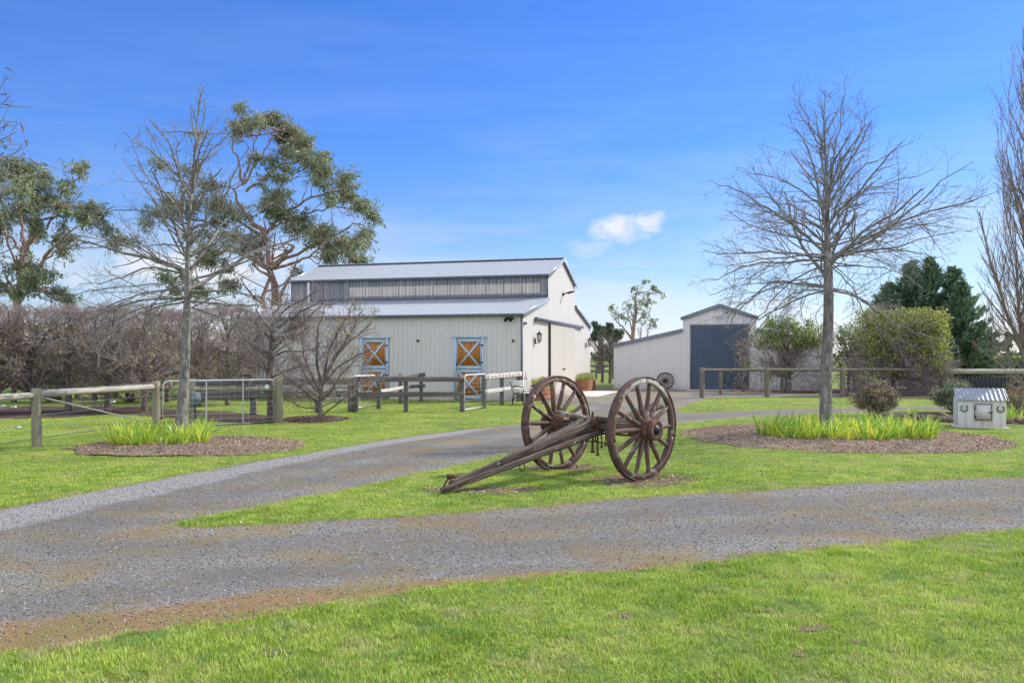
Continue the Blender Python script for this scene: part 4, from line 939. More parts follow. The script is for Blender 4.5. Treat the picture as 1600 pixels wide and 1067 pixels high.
mb = MB(); mb.beam(V3((-.05, -.03, .015)), V3((wd + .05, -.03, .015)), .14, .035); mb.beam(V3((-.04, 0, .015)), V3((-.04, dp, .015)), .1, .034); LM('base_slab', mb, 'concrete')
mb = MB(); mb.box(V3((.51, -.018, .375)), (.35, .02, .36)); M['hatch'] = mat_mix('hatch_paint', (.58, .56, .51), (.64, .62, .57), 9, .55, c3=(.4, .28, .18), t3=(.68, .76), s3=14); hd = LM('hatch', mb, 'hatch')
mb = MB(); xa, xb, za, zb = .335, .685, .195, .555
mb.beam(V3((xa, -.03, za)), V3((xb, -.03, za)), .012, .014); mb.beam(V3((xa, -.03, zb)), V3((xb, -.03, zb)), .012, .014); mb.beam(V3((xa, -.03, za + .008)), V3((xa, -.03, zb - .008)), .014, .012, up=(0, 1, 0)); mb.beam(V3((xb, -.03, za + .008)), V3((xb, -.03, zb - .008)), .014, .012, up=(0, 1, 0))
LM('hatch_frame', mb, 'rust', hd)
mb = MB(); mb.beam(V3((.62, -.045, .37)), V3((.70, -.045, .37)), .02, .022); mb.box(V3((.345, -.035, .27)), (.03, .02, .04)); mb.box(V3((.345, -.035, .47)), (.03, .02, .04)); LM('latch', mb, 'iron', hd)
for x_ in (.125, .865):
    mb = MB(); mb.tube([V3((x_ + .072 * math.sin(a), -.03, .455 - .072 * math.cos(a))) for a in np.linspace(-2.5, 2.5, 17)], [.012] * 17, 6); LM('horseshoe', mb, 'iron')
# rocks edging the garden bed
rg = random.Random(8); nr = 0
def rock(c, s, seed):
    r = np.random.default_rng(seed); mb = MB(); th_ = np.linspace(0, PI, 8); n_ = 12; V = []
    ph = r.uniform(0, 6, 6)
    for a in th_:
        for k in range(n_):
            b_ = 2 * PI * k / n_; d = 1 + .16 * math.sin(2 * b_ + ph[0] + a) + .12 * math.sin(3 * a + ph[1] + 2 * b_) + r.uniform(-.07, .07)
            V.append((math.sin(a) * math.cos(b_) * s[0] * d, math.sin(a) * math.sin(b_) * s[1] * d, math.cos(a) * s[2] * d + s[2] * .5))
    fs = [(i * n_ + k, (i + 1) * n_ + k, (i + 1) * n_ + (k + 1) % n_, i * n_ + (k + 1) % n_) for i in range(7) for k in range(n_)]
    mb.add(np.array(V), fs); o = mb.build('rock', M['rock'], None); o.location = c; return o
for (x_, y_) in [(1376, 657), (1388, 655), (1399, 657.5), (1411, 655), (1422, 658), (1434, 656), (1446, 658.5), (1457, 657), (1468, 659), (1479, 658), (1487, 660.5), (1427, 653), (1450, 653.5), (1473, 654), (1578, 662), (1588, 660), (1598, 663), (1606, 660)]:
    c = G(x_, y_); s = rg.uniform(.09, .15)
    tag(rock(c, (s * 1.15, s * .9, s * .75), nr), 'rough brown rock in the edging of the bed beside the small white shed', 'rock', 'rocks edging the garden bed'); nr += 1
# ------------------------------------------------------------------ vegetation materials
def bark_mat(name, stops, lich=None, amt=(.55, .68)):
    m, nt = new_mat(name); N = NT(nt); p = N.n('ShaderNodeNewGeometry').outputs['Position']
    f = N.noise(N.mapping(p, (9, 9, 3)), 1.6, 8, .7); c = N.ramp(f, stops)
    if lich: c = N.mix(N.ramp(N.noise(p, 7, 8, .75), [(amt[0], 0.0), (amt[1], 1.0)]), c, lich)
    N.out(c, .85, 0, N.bump(f, .8, .02), .2); return m
M['bark'] = bark_mat('grey_bark', [(.3, (.055, .048, .04)), (.5, (.19, .17, .15)), (.7, (.37, .345, .31))], (.40, .43, .36))
M['twig'] = bark_mat('grey_twig', [(.3, (.13, .118, .112)), (.7, (.30, .28, .265))], (.36, .37, .31))
M['hedgetwig'] = bark_mat('purple_brown_twig', [(.3, (.17, .130, .118)), (.7, (.40, .325, .305))], (.42, .40, .30), (.55, .68))
M['hedgebark'] = bark_mat('brown_hedge_bark', [(.3, (.07, .056, .048)), (.7, (.20, .165, .14))], (.26, .26, .18))
M['eucbark'] = bark_mat('smooth_gum_bark', [(.3, (.12, .06, .042)), (.5, (.26, .145, .10)), (.7, (.42, .30, .24))], (.42, .38, .34), (.5, .6))
M['tantwig'] = bark_mat('tan_twig', [(.3, (.16, .125, .10)), (.7, (.38, .31, .26))], (.38, .36, .32))
M['eucleaf'] = mat_leaf('gum_leaf', [(.15, (.08, .12, .055)), (.5, (.21, .27, .13)), (.85, (.40, .45, .27))], .35, .4)
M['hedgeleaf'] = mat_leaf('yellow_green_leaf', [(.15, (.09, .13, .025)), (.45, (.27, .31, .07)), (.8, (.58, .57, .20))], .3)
M['greenleaf'] = mat_leaf('green_leaf', [(.15, (.08, .13, .025)), (.5, (.19, .26, .05)), (.85, (.40, .43, .16))], .3)
M['budleaf'] = mat_leaf('yellow_bud', [(.2, (.30, .30, .04)), (.8, (.50, .46, .09))], .3)
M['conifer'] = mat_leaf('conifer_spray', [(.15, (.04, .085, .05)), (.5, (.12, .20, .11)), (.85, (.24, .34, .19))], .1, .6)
M['iris'] = mat_leaf('iris_blade', [(.15, (.12, .28, .05)), (.38, (.30, .48, .07)), (.60, (.52, .62, .07)), (.85, (.85, .80, .12))], .35, .35, 1.2)
M['redleaf'] = mat_leaf('bronze_shrub_leaf', [(.15, (.08, .09, .04)), (.5, (.21, .19, .10)), (.8, (.40, .28, .20))], .2)
M['greyleaf'] = mat_leaf('grey_green_leaf', [(.15, (.07, .09, .05)), (.5, (.17, .20, .11)), (.85, (.32, .35, .22))], .2)
M['dryleaf'] = mat_leaf('dry_leaf', [(.2, (.16, .11, .05)), (.5, (.30, .27, .09)), (.8, (.42, .32, .17))], .25)
M['planter'] = mat_leaf('planter_leaf', [(.15, (.14, .17, .03)), (.5, (.33, .35, .08)), (.85, (.52, .52, .18))], .3)
M['farleaf'] = mat_leaf('distant_foliage', [(.15, (.06, .085, .05)), (.5, (.11, .14, .09)), (.85, (.19, .21, .15))], .1)

class Tree:
    def __init__(s, seed): s.r = np.random.default_rng(seed); s.lv = {}
    def put(s, lvl, P, R): s.lv.setdefault((lvl, len(P)), []).append((P, R))
    def path(s, p, d, L, m, wander, up):
        P = [np.array(p, float)]; d = np.array(d, float); d /= np.linalg.norm(d)
        for i in range(m - 1):
            d = d + s.r.normal(0, wander, 3) + np.array([0, 0, up]); d /= np.linalg.norm(d); P.append(P[-1] + d * L / (m - 1))
        return np.array(P)
    def spawn(s, P, R, L, lvl, cfg, t0=.15):
        """children along a path; cfg[lvl] = (per metre, length ratio, base length, angle, segs, wander, up, radius ratio)"""
        if lvl not in cfg: return
        den, rat, base, ang, m, wan, up, rr = cfg[lvl]; n = s.r.poisson(L * den) if L * den > 3 else int(round(L * den + s.r.uniform(-.3, .6)))
        seg = len(P) - 1
        for k in range(n):
            t = t0 + (1 - t0) * (k + s.r.uniform(.1, .9)) / max(n, 1); t = min(t, .98); f = t * seg; i = min(int(f), seg - 1); a = f - i
            p = P[i] * (1 - a) + P[i + 1] * a; rad = R[i] * (1 - a) + R[i + 1] * a
            T = P[i + 1] - P[i]; T = T / (np.linalg.norm(T) + 1e-9)
            q = s.r.normal(0, 1, 3); q[2] = q[2] * .8 + cfg.get('lift', .15); q -= T * q.dot(T); q /= np.linalg.norm(q) + 1e-9
            th = math.radians(ang) * s.r.uniform(.7, 1.25); d = T * math.cos(th) + q * math.sin(th)
            l = (L * (1 - t) * rat + base) * s.r.uniform(.6, 1.3); rc = max(min(rad * rr, .02 + rad * .5), cfg['rmin'])
            Pc = s.path(p, d, l, m, wan, up); Rc = np.linspace(rc, max(rc * .35, cfg['rmin'] * .7), m); s.put(lvl, Pc, Rc)
            if cfg.get('clip') is not None: Pc[:, 2] = np.minimum(Pc[:, 2], cfg['clip'] + s.r.uniform(-.20, .20))
            s.spawn(Pc, Rc, l, lvl + 1, cfg, .12)
    def limb(s, pts, r0, r1, cfg, lvl=1, m=12, jit=.0, t0=.12, putlvl=None):
        K = np.array([tuple(p) for p in pts], float); d = np.concatenate([[0], np.cumsum(np.linalg.norm(np.diff(K, axis=0), axis=1))])
        t = np.linspace(0, d[-1], m); P = np.stack([np.interp(t, d, K[:, j]) for j in range(3)], 1)
        Q = P.copy()
        for _ in range(2): Q[1:-1] = (Q[:-2] + Q[1:-1] * 2 + Q[2:]) / 4
        if jit: Q[1:] += s.r.normal(0, jit, (m - 1, 3)) * np.linspace(.3, 1, m - 1)[:, None]
        R = np.linspace(1, 0, m) ** .85 * (r0 - r1) + r1
        s.put(lvl if putlvl is None else putlvl, Q, R); s.spawn(Q, R, d[-1], lvl + 1, cfg, t0); return Q, R
    def build(s, parent, split, mats, sides={0: 12, 1: 7, 2: 5, 3: 4}, names=('trunk', 'crown')):
        out = []
        for part in (0, 1):
            mb = MB()
            for (lvl, m), L in sorted(s.lv.items()):
                if (lvl > split) != (part == 1): continue
                P = np.array([a for a, _ in L]); R = np.array([b for _, b in L]); V, Fc, g = tubes(P, R, sides.get(lvl, 3)); mb.add(V, Fc, g)
            if mb.n: out.append(mb.build(names[part], mats[part], parent, smooth=True))
        return out
def leaves(mb, C, size, rg, asp=.38, droop=0.0, sj=.35, spread=1.0):
    """one bent lozenge per leaf"""
    n = len(C); d = rg.normal(0, 1, (n, 3)); d[:, 2] = d[:, 2] * (1 - .5 * abs(droop)) - droop; d /= np.linalg.norm(d, axis=1, keepdims=True)
    q = rg.normal(0, 1, (n, 3)); sde = np.cross(d, q); sde /= np.linalg.norm(sde, axis=1, keepdims=True) + 1e-9
    s = size * rg.uniform(1 - sj, 1 + sj, (n, 1)); up = np.cross(sde, d)
    V = np.stack([C - d * s * .5, C + sde * s * asp * .5 + up * s * .06, C + d * s * .5, C - sde * s * asp * .5 + up * s * .06], 1).reshape(-1, 3)
    f = np.arange(n * 4).reshape(n, 4); r = np.repeat(rg.uniform(0, 1, n), 4); mb.add(V, f, None, np.maximum(r, .001)); return mb
def ell(rg, c, rad, n, shell=.5):
    d = rg.normal(0, 1, (n, 3)); d /= np.linalg.norm(d, axis=1, keepdims=True); q = rg.uniform(0, 1, (n, 1)) ** (1 / 3.0 * shell + .05)
    return np.array(tuple(c)) + d * q * np.array(rad)

# ------------------------------------------------------------------ the big bare tree on the right
def px_tree(name, label, Y0, base, trunk, limbs, seed, cfg, extra, mats=('bark', 'twig'), rtrunk=.15, flare=1.35, prof=()):
    x0, y0 = base; o = Vector(((x0 - CX) / F * Y0, Y0, 0))
    g = thing(name, label, 'tree', o); T = Tree(seed); k = Y0 / F
    def pt(x, y, dy=0.0): return Vector(((x - CX) * k, Y0 + dy, H + (HZ - y) * k))
    tp = [Vector((o.x, Y0, -.05))] + [pt(x, y) for x, y in trunk]
    n = 30; Q, R = T.limb(tp, rtrunk, .012, cfg, lvl=1, m=n, t0=.42, putlvl=0)
    h = Q[:, 2]; R2 = np.interp(h, [a for a, _ in prof], [b for _, b in prof]); R2 = R2 * (1 + (flare - 1) * np.exp(-np.maximum(h, 0) / .18)); T.lv[(0, n)][0] = (Q, R2)
    for L, r0, dd in limbs:
        m = len(L); pts = [pt(x, y, dd * (i / (m - 1)) ** 1.1) for i, (x, y) in enumerate(L)]
        T.limb(pts, r0 * .60, .005, cfg, jit=.026, m=16)
    # limbs reaching towards and away from the viewer, same habit
    for (zf, L, el, r0) in extra:
        i = int(np.argmin(abs(h - zf))); az = T.r.uniform(0, 2 * PI); az = (PI / 2 if T.r.uniform() < .5 else -PI / 2) + T.r.uniform(-1.0, 1.0)
        d = np.array([math.cos(az) * math.cos(el), math.sin(az) * math.cos(el), math.sin(el)]); P = T.path(Q[i], d, L, 12, .10, .02)
        R = np.linspace(r0 * .52, .005, 12); T.put(1, P, R); T.spawn(P, R, L, 2, cfg, .15)
    T.build(g, 1, (M[mats[0]], M[mats[1]])); return g
cfgR = {'lift': .0, 2: (3.4, .52, .26, 46, 8, .13, .015, .46), 3: (6.2, .48, .14, 42, 5, .15, .02, .5), 4: (5.0, .45, .10, 40, 4, .16, .01, .7), 'rmin': .0030}
limbsR = [([(1293, 400), (1249, 355), (1192, 314), (1150, 290), (1117, 272)], .062, .5), ([(1292, 404), (1211, 394), (1180, 396), (1120, 402), (1092, 396)], .045, -.5), ([(1292, 407), (1192, 411), (1150, 422), (1117, 437), (1080, 445)], .045, -.9),
    ([(1296, 404), (1342, 389), (1406, 340), (1440, 305), (1474, 276), (1496, 262)], .06, -.6), ([(1298, 402), (1340, 382), (1391, 355), (1455, 325), (1530, 314), (1579, 291)], .06, .5), ([(1298, 404), (1365, 387), (1417, 385), (1477, 392), (1510, 398)], .042, .9),
    ([(1294, 451), (1249, 445), (1204, 439), (1174, 460), (1136, 497), (1115, 520)], .045, -.8), ([(1297, 454), (1262, 460), (1230, 480), (1195, 500), (1172, 535)], .035, 1.0), ([(1296, 452), (1335, 464), (1369, 497), (1400, 520), (1452, 534)], .04, -.9), ([(1298, 450), (1330, 452), (1375, 470), (1420, 480)], .03, .9),
    ([(1293, 330), (1241, 284), (1192, 265), (1162, 254)], .035, .6), ([(1291, 360), (1284, 344), (1275, 287), (1252, 224), (1225, 186)], .045, -.3), ([(1292, 300), (1284, 231), (1267, 182), (1245, 126)], .032, .3), ([(1294, 335), (1305, 231), (1320, 175), (1324, 112)], .035, .2),
    ([(1297, 350), (1318, 290), (1345, 262), (1372, 250), (1412, 229)], .04, -.4), ([(1297, 375), (1330, 345), (1370, 326), (1400, 312)], .035, .8), ([(1297, 325), (1335, 240), (1358, 190), (1366, 150)], .03, .5), ([(1292, 380), (1240, 350), (1195, 344), (1140, 330)], .04, -1.0),
    ([(1293, 350), (1250, 322), (1205, 300), (1170, 296)], .03, .8), ([(1297, 330), (1345, 300), (1400, 285), (1440, 270)], .025, -.4), ([(1298, 385), (1345, 372), (1400, 362), (1470, 352)], .035, -1.2), ([(1293, 415), (1260, 425), (1225, 450), (1200, 490), (1160, 520)], .03, .6), ([(1294, 455), (1250, 452), (1215, 470), (1180, 510), (1150, 545)], .025, -.6), ([(1294, 448), (1240, 440), (1190, 455), (1150, 480), (1105, 500)], .03, -.3), ([(1290, 410), (1260, 430), (1240, 470), (1245, 515)], .02, -.5), ([(1298, 410), (1340, 440), (1362, 485)], .02, .5), ([(1298, 415), (1330, 450), (1345, 500), (1400, 535)], .025, -.4), ([(1298, 410), (1400, 420), (1450, 450)], .025, .2), ([(1291, 430), (1230, 440), (1175, 440), (1120, 455)], .025, .9), ([(1292, 470), (1270, 490), (1280, 540), (1262, 560)], .014, -.3)]
exR = [(3.6, 2.8, .25, .05), (3.7, 2.6, .1, .045), (3.9, 2.6, .5, .045), (4.2, 2.3, .6, .04), (4.6, 2.1, .7, .035), (5.0, 1.8, .8, .03), (3.2, 2.0, -.1, .035), (3.8, 2.6, .35, .045), (4.4, 2.2, .55, .035), (5.5, 1.4, .9, .025), (3.0, 1.6, -.25, .03), (4.0, 2.4, .2, .04)]
px_tree('bare_tree', 'tall leafless tree with wide spreading limbs in the round mulch bed behind the wagon wheels', 17.8, (1291, 682), [(1290, 620), (1292, 560), (1295, 480), (1294, 420), (1293, 360), (1292, 300), (1290, 240), (1286, 190), (1290, 140)], limbsR, 5, cfgR, [(3.6, 2.7, .2, .05), (3.7, 2.5, .1, .045), (3.9, 2.4, .35, .045), (4.3, 2.0, .45, .035), (4.9, 1.5, .6, .03), (3.2, 2.0, -.1, .035), (3.0, 1.6, -.25, .03)], rtrunk=.150, prof=[(0, .132), (1.5, .113), (3.0, .098), (3.7, .085), (4.1, .052), (5.5, .030), (7.2, .006)])

cfgL = {'lift': .0, 2: (2.7, .50, .26, 46, 8, .16, .01, .46), 3: (4.6, .48, .15, 44, 5, .18, .01, .5), 4: (4.2, .4, .10, 40, 4, .16, .0, .7), 'rmin': .0030}
limbsL = [([(296, 385), (330, 347), (356, 310), (375, 269), (402, 238)], .055, -.4), ([(302, 300), (319, 227), (340, 200), (360, 180)], .03, .3), ([(292, 345), (278, 290), (270, 224), (255, 175)], .035, .4), ([(292, 350), (250, 334), (215, 332), (165, 342)], .035, -.6),
    ([(294, 335), (262, 299), (225, 284), (193, 271)], .03, .5), ([(298, 300), (270, 262), (235, 238), (200, 208)], .028, -.4), ([(292, 388), (255, 379), (220, 378), (185, 377)], .03, .8), ([(291, 430), (255, 407), (225, 385), (180, 392), (148, 396)], .035, -.9),
    ([(291, 428), (232, 415), (195, 428), (150, 438), (105, 441)], .04, .5), ([(291, 466), (240, 467), (195, 482), (150, 505), (112, 515)], .045, -.8), ([(292, 470), (250, 480), (210, 505), (180, 540), (192, 575)], .04, -1.0), ([(297, 471), (337, 475), (390, 478), (430, 482), (470, 505)], .045, -.6),
    ([(297, 440), (350, 420), (400, 400), (440, 378), (482, 340)], .045, .5), ([(298, 455), (345, 452), (400, 462), (450, 478), (500, 470)], .04, .9), ([(297, 400), (340, 372), (385, 330), (420, 290)], .04, .9), ([(303, 270), (330, 240), (370, 205), (400, 195)], .022, -.3),
    ([(304, 240), (290, 200), (300, 165)], .02, .2), ([(294, 420), (260, 440), (220, 470), (195, 520)], .03, .9), ([(297, 420), (330, 400), (375, 392), (430, 400)], .035, -1.1), ([(293, 455), (240, 452), (190, 470), (130, 490), (60, 500)], .035, .2), ([(298, 480), (340, 495), (385, 505), (430, 540)], .035, .3), ([(291, 440), (250, 455), (225, 490), (214, 530)], .022, .3), ([(296, 470), (340, 500), (350, 540)], .02, -.5), ([(292, 465), (230, 480), (150, 520), (60, 545)], .028, -.5), ([(293, 440), (180, 450), (90, 470)], .025, -.3), ([(297, 460), (350, 470), (420, 500), (480, 540)], .025, -.8)]
exL = [(3.2, 2.4, .2, .04), (3.6, 2.2, .4, .04), (4.0, 2.0, .5, .035), (4.4, 1.8, .6, .03), (2.8, 2.2, .0, .04), (2.5, 1.8, -.1, .035), (5.0, 1.4, .8, .025)]
px_tree('bare_tree', 'lichen-grey leafless tree growing through the yellow-green iris bed beside the farm gate', 16.8, (281, 689), [(285, 640), (290, 560), (292, 497), (293, 430), (294, 362), (300, 290), (306, 215), (308, 180), (317, 138)], limbsL, 9, cfgL, exL, rtrunk=.150, flare=1.5, prof=[(0, .140), (.4, .112), (1, .098), (2.4, .074), (3.2, .055), (4.2, .036), (5.5, .018), (6.9, .005)])

# ------------------------------------------------------------------ small bare trees by the gate, with a few buds
def small_tree(x0, y0, label, limbs, seed, rt, htop, bud, cfg, trunk, mats=('hedgebark', 'hedgetwig')):
    o = G(x0, y0); Y0 = o.y; g = thing('fruit_tree', label, 'tree', o, group='small bare trees by the farm gate'); T = Tree(seed); k = Y0 / F
    def pt(x, y, dy=0.0): return Vector(((x - CX) * k, Y0 + dy, H + (HZ - y) * k))
    T.limb([Vector((o.x, Y0, -.04))] + [pt(*p) for p in trunk], rt, rt * .35, cfg, m=14, t0=.35, putlvl=0, jit=.01)
    for L, r0, dd in limbs:
        m = len(L); T.limb([pt(x, y, dd * i / (m - 1)) for i, (x, y) in enumerate(L)], r0, .007, cfg, jit=.03)
    for i in range(6):
        az = T.r.uniform(0, 2 * PI); P = T.path(pt(*trunk[-1]) - Vector((0, 0, .3 + .1 * i)), (math.cos(az), math.sin(az), .7), 1.5, 9, .1, .03); R = np.linspace(.025, .006, 9); T.put(1, P, R); T.spawn(P, R, 1.5, 2, cfg)
    T.build(g, 1, (M[mats[0]], M[mats[1]]))
    if bud:
        mb = MB(); tips = np.concatenate([np.array([a for a, _ in L])[:, -1] for (lv, m), L in T.lv.items() if lv >= 3]); tips = tips[tips[:, 0] > o.x + .2]; tips = tips[T.r.uniform(size=len(tips)) < bud]
        leaves(mb, tips, .06, T.r, .5); mb.build('foliage', M['budleaf'], g)
    return g
cfgS = {2: (6.0, .5, .30, 40, 7, .15, .05, .45), 3: (8.0, .45, .16, 38, 5, .16, .04, .5), 4: (6.0, .4, .07, 40, 3, .12, .01, .7), 'rmin': .0045}
small_tree(501, 658, 'small multi-stemmed bare tree with yellow buds and dark mulch at its foot', [([(503, 605), (520, 560), (545, 520), (565, 480)], .045, .4), ([(503, 600), (495, 560), (500, 520), (512, 480)], .045, -.4), ([(502, 600), (530, 575), (560, 555), (590, 545)], .035, -.5), ([(500, 610), (480, 575), (465, 540), (470, 505)], .035, .5),
    ([(505, 590), (515, 540), (540, 500), (550, 470)], .035, .2), ([(504, 620), (535, 600), (555, 610), (580, 590)], .022, -.3), ([(498, 620), (470, 600), (455, 615)], .02, .4), ([(506, 585), (535, 540), (570, 510), (578, 490)], .03, .6), ([(500, 640), (470, 635), (450, 620)], .018, -.4), ([(503, 635), (530, 625), (550, 632)], .018, .4)], 21, .075, 3.2, .16, cfgS, [(500, 630), (504, 600)])
small_tree(424, 655, 'thick dark-trunked bare tree behind the farm gate, spreading across the barn wall', [([(424, 528), (450, 530), (478, 520), (488, 510)], .07, -.3), ([(424, 535), (445, 520), (470, 505), (500, 470)], .05, .4), ([(423, 560), (450, 548), (485, 550), (520, 540)], .03, -.4), ([(424, 590), (455, 575), (500, 568)], .028, -.2), ([(421, 555), (395, 540), (375, 515)], .035, .3),
    ([(421, 530), (400, 505), (380, 480)], .04, -.4), ([(422, 520), (425, 490), (440, 468)], .04, .2), ([(424, 520), (455, 495), (490, 475), (530, 470)], .04, .3), ([(421, 575), (390, 572), (365, 560)], .025, -.5), ([(422, 515), (405, 490), (410, 470)], .03, -.5), ([(424, 515), (440, 490), (480, 465), (505, 455)], .035, -.4), ([(423, 600), (440, 610), (470, 600)], .018, .3)], 22, .115, 3.2, 0, cfgS, [(422, 600), (423, 545), (423, 515)])

# ------------------------------------------------------------------ the row of clipped bare hedge trees
cfgH = {2: (7.5, .42, .30, 45, 6, .18, .04, .45), 3: (8.5, .42, .20, 42, 4, .18, .03, .6), 4: (5.5, .4, .12, 40, 3, .15, .02, .8), 'rmin': .0052, 'clip': 3.15}
def hedge_proto(seed, wd, h=3.15):
    T = Tree(seed); T.limb([(0, 0, -.05), (.03, .02, .6), (-.02, 0, 1.2), (.04, .03, 2.6)], .10, .03, cfgH, m=12, t0=.15, putlvl=0, jit=.01)
    for i in range(15):
        az = i * 2.4 + T.r.uniform(-.4, .4); z = .45 + T.r.uniform(0, 1.9); el = T.r.uniform(.1, 1.0); L = wd * T.r.uniform(.8, 1.15) / max(math.cos(el), .55)
        P = T.path((0, 0, z), (math.cos(az) * math.cos(el), math.sin(az) * math.cos(el) * .7, math.sin(el)), L, 9, .13, .05); P[:, 2] = np.minimum(P[:, 2], h + .02); R = np.linspace(.035, .008, 9); T.put(1, P, R); T.spawn(P, R, L, 2, cfgH, .1)
    mb = MB()
    return T
protosH = []
def make_hedge_tree(seed, loc, lab, rz=0.0, wd=1.25):
    g = thing('hedge_tree', lab, 'tree', (0, 0, 0), group='clipped bare trees of the hedge row'); T = hedge_proto(seed, wd); T.build(g, 1, (M['hedgebark'], M['hedgetwig']))
    mb = MB(); C = np.concatenate([np.array([a for a, _ in L])[:, -1] for (lv, m), L in T.lv.items() if lv >= 2]); C = C[(C[:, 2] < 2.6) & (T.r.uniform(size=len(C)) < .30)]
    leaves(mb, C, .075, T.r, .6); mb.build('foliage', M['dryleaf'], g)
    g.location = loc; g.rotation_euler = (0, 0, rz); return g
hp = [(-55, 648), (-8, 646), (52, 644), (106, 643), (168, 642), (226, 643)]; hq = [(22, 628), (92, 627.5), (148, 628), (205, 628), (262, 628), (318, 630), (356, 633), (385, 622), (120, 622), (240, 622), (300, 620), (180, 621)]
HL = ['bare clipped hedge tree at the far end of the row, cut by the photo edge', 'bare clipped hedge tree behind the first length of log rail', 'bare clipped hedge tree just behind the green-stained fence post', 'bare clipped hedge tree next along from the one behind the fence post', 'bare clipped hedge tree behind the middle of the long pale log rail', 'bare clipped hedge tree nearest the trunk of the lichen-grey tree']
HQ = ['back-row bare hedge tree glimpsed above the fence post', 'back-row bare hedge tree between two front trees under the low gum', 'back-row bare hedge tree behind the middle of the log rail', 'back-row bare hedge tree beside the lichen-grey trunk, on its fence side', 'back-row bare hedge tree directly behind the lichen-grey trunk', 'back-row bare hedge tree above the grey control box', 'back-row bare hedge tree closest to the barn downpipe', 'deepest bare hedge tree at the corner of the barn', 'deepest bare hedge tree left of the clipped middle of the row', 'deepest bare hedge tree near the lichen-grey trunk', 'deepest bare hedge tree above the farm gate', 'deepest bare hedge tree behind the middle log rail']
pro = [make_hedge_tree(31 + i, tuple(G(*hp[i])), HL[i]) for i in range(4)]
for i in (4, 5):
    c = copy_tree(pro[i - 4]); c.location = G(*hp[i]); c.rotation_euler = (0, 0, PI * .9 + i); c['label'] = HL[i]
for i, p in enumerate(hq):
    c = copy_tree(pro[(i * 3 + 1) % 4]); c.location = G(*p); c.rotation_euler = (0, 0, 2.2 + i * 1.3); c['label'] = HQ[i]; c.scale = (1, 1, 1.08)
# green shrubs seen low between and behind the hedge trees
# ------------------------------------------------------------------ gum trees
def gum(name, label, Y0, base, limbs, clumps, seed, leafsz, dens, depth, rmin=.016, fine=True):
    x0, _ = base; k = Y0 / F; o = Vector(((x0 - CX) * k, Y0, 0)); g = thing(name, label, 'tree', o); T = Tree(seed); r = T.r
    def pt(x, y, dy=0.0): return np.array(((x - CX) * k, Y0 + dy, H + (HZ - y) * k))
    cfg = {2: (.75, .40, .5, 40, 7, .16, .03, .55), 3: (1.0, .45, .3, 38, 5, .18, .03, .6), 'rmin': rmin}
    nodes = []
    for L, r0, dd in limbs:
        m = len(L); Q, R = T.limb([Vector(tuple(pt(x, y, dd * i / (m - 1)))) if y is not None else o for i, (x, y) in enumerate(L)], r0 * .62, .022, cfg, jit=.10, m=14, t0=.4); nodes += [(q, rr) for q, rr in zip(Q[3:], R[3:])]
    NP = np.array([q for q, _ in nodes]); mb = MB(); LC = []; LD = []
    for (x, y, rx, ry) in clumps:
        dy = r.normal(0, depth); c = pt(x, y, dy); a = rx * k; b = ry * k
        j = int(np.argmin(np.linalg.norm(NP - c, axis=1) + r.uniform(0, 1.2, len(NP)) + (NP[:, 2] > c[2] + .5) * 1.5)); q = NP[j]; mid = (q + c) / 2 + np.array([0, 0, -.06 * np.linalg.norm(c - q)]) + r.normal(0, .12, 3)
        T.put(2, np.stack([q, q * .7 + mid * .3, mid, mid * .45 + c * .55, c]), np.array([.032, .030, .025, .02, .014]))
        nt_ = max(6, int(.33 * rx * ry * dens / 34)); B0 = ell(r, c, (a * 1.45, (a + b) * .7, b * 1.25), nt_, 2.4)
        for t0_ in B0:
            out = (t0_ - q); out /= np.linalg.norm(out) + 1e-6; d = out * .5 + np.array([.3, 0, -.10]) + r.normal(0, .45, 3); d /= np.linalg.norm(d); l = r.uniform(.25, .75)
            t1_ = t0_ + d * l + np.array([0, 0, -.18 * l]); T.put(3, np.stack([t0_ - d * .25, t0_ + d * l * .5 + np.array([0, 0, .02]), t1_]), np.array([.014, .010, .005]))
            m_ = int(6 + l * 15); w_ = r.uniform(0, 1, (m_, 1)) ** .8; LC.append(t0_ + (t1_ - t0_) * w_ + r.normal(0, .085, (m_, 3))); LD.append(np.repeat((d * .7 + np.array([0, 0, -.55]))[None], m_, 0) + r.normal(0, .45, (m_, 3)))
    C = np.concatenate(LC); D = np.concatenate(LD); D /= np.linalg.norm(D, axis=1, keepdims=True); n = len(C); sd_ = np.cross(D, r.normal(0, 1, (n, 3))); sd_ /= np.linalg.norm(sd_, axis=1, keepdims=True) + 1e-9
    s_ = leafsz * r.uniform(.45, 1.25, (n, 1)); mb.add(np.stack([C - D * s_ * .5, C + sd_ * s_ * .15, C + D * s_ * .5, C - sd_ * s_ * .15], 1).reshape(-1, 3), np.arange(n * 4).reshape(n, 4), None, np.repeat(r.uniform(.001, 1, n), 4))
    T.build(g, 1, (M['eucbark'], M['eucbark']), {0: 12, 1: 8, 2: 5, 3: 4}, ('trunk', 'branch'))
    mb.build('crown', M['eucleaf'], g); return g
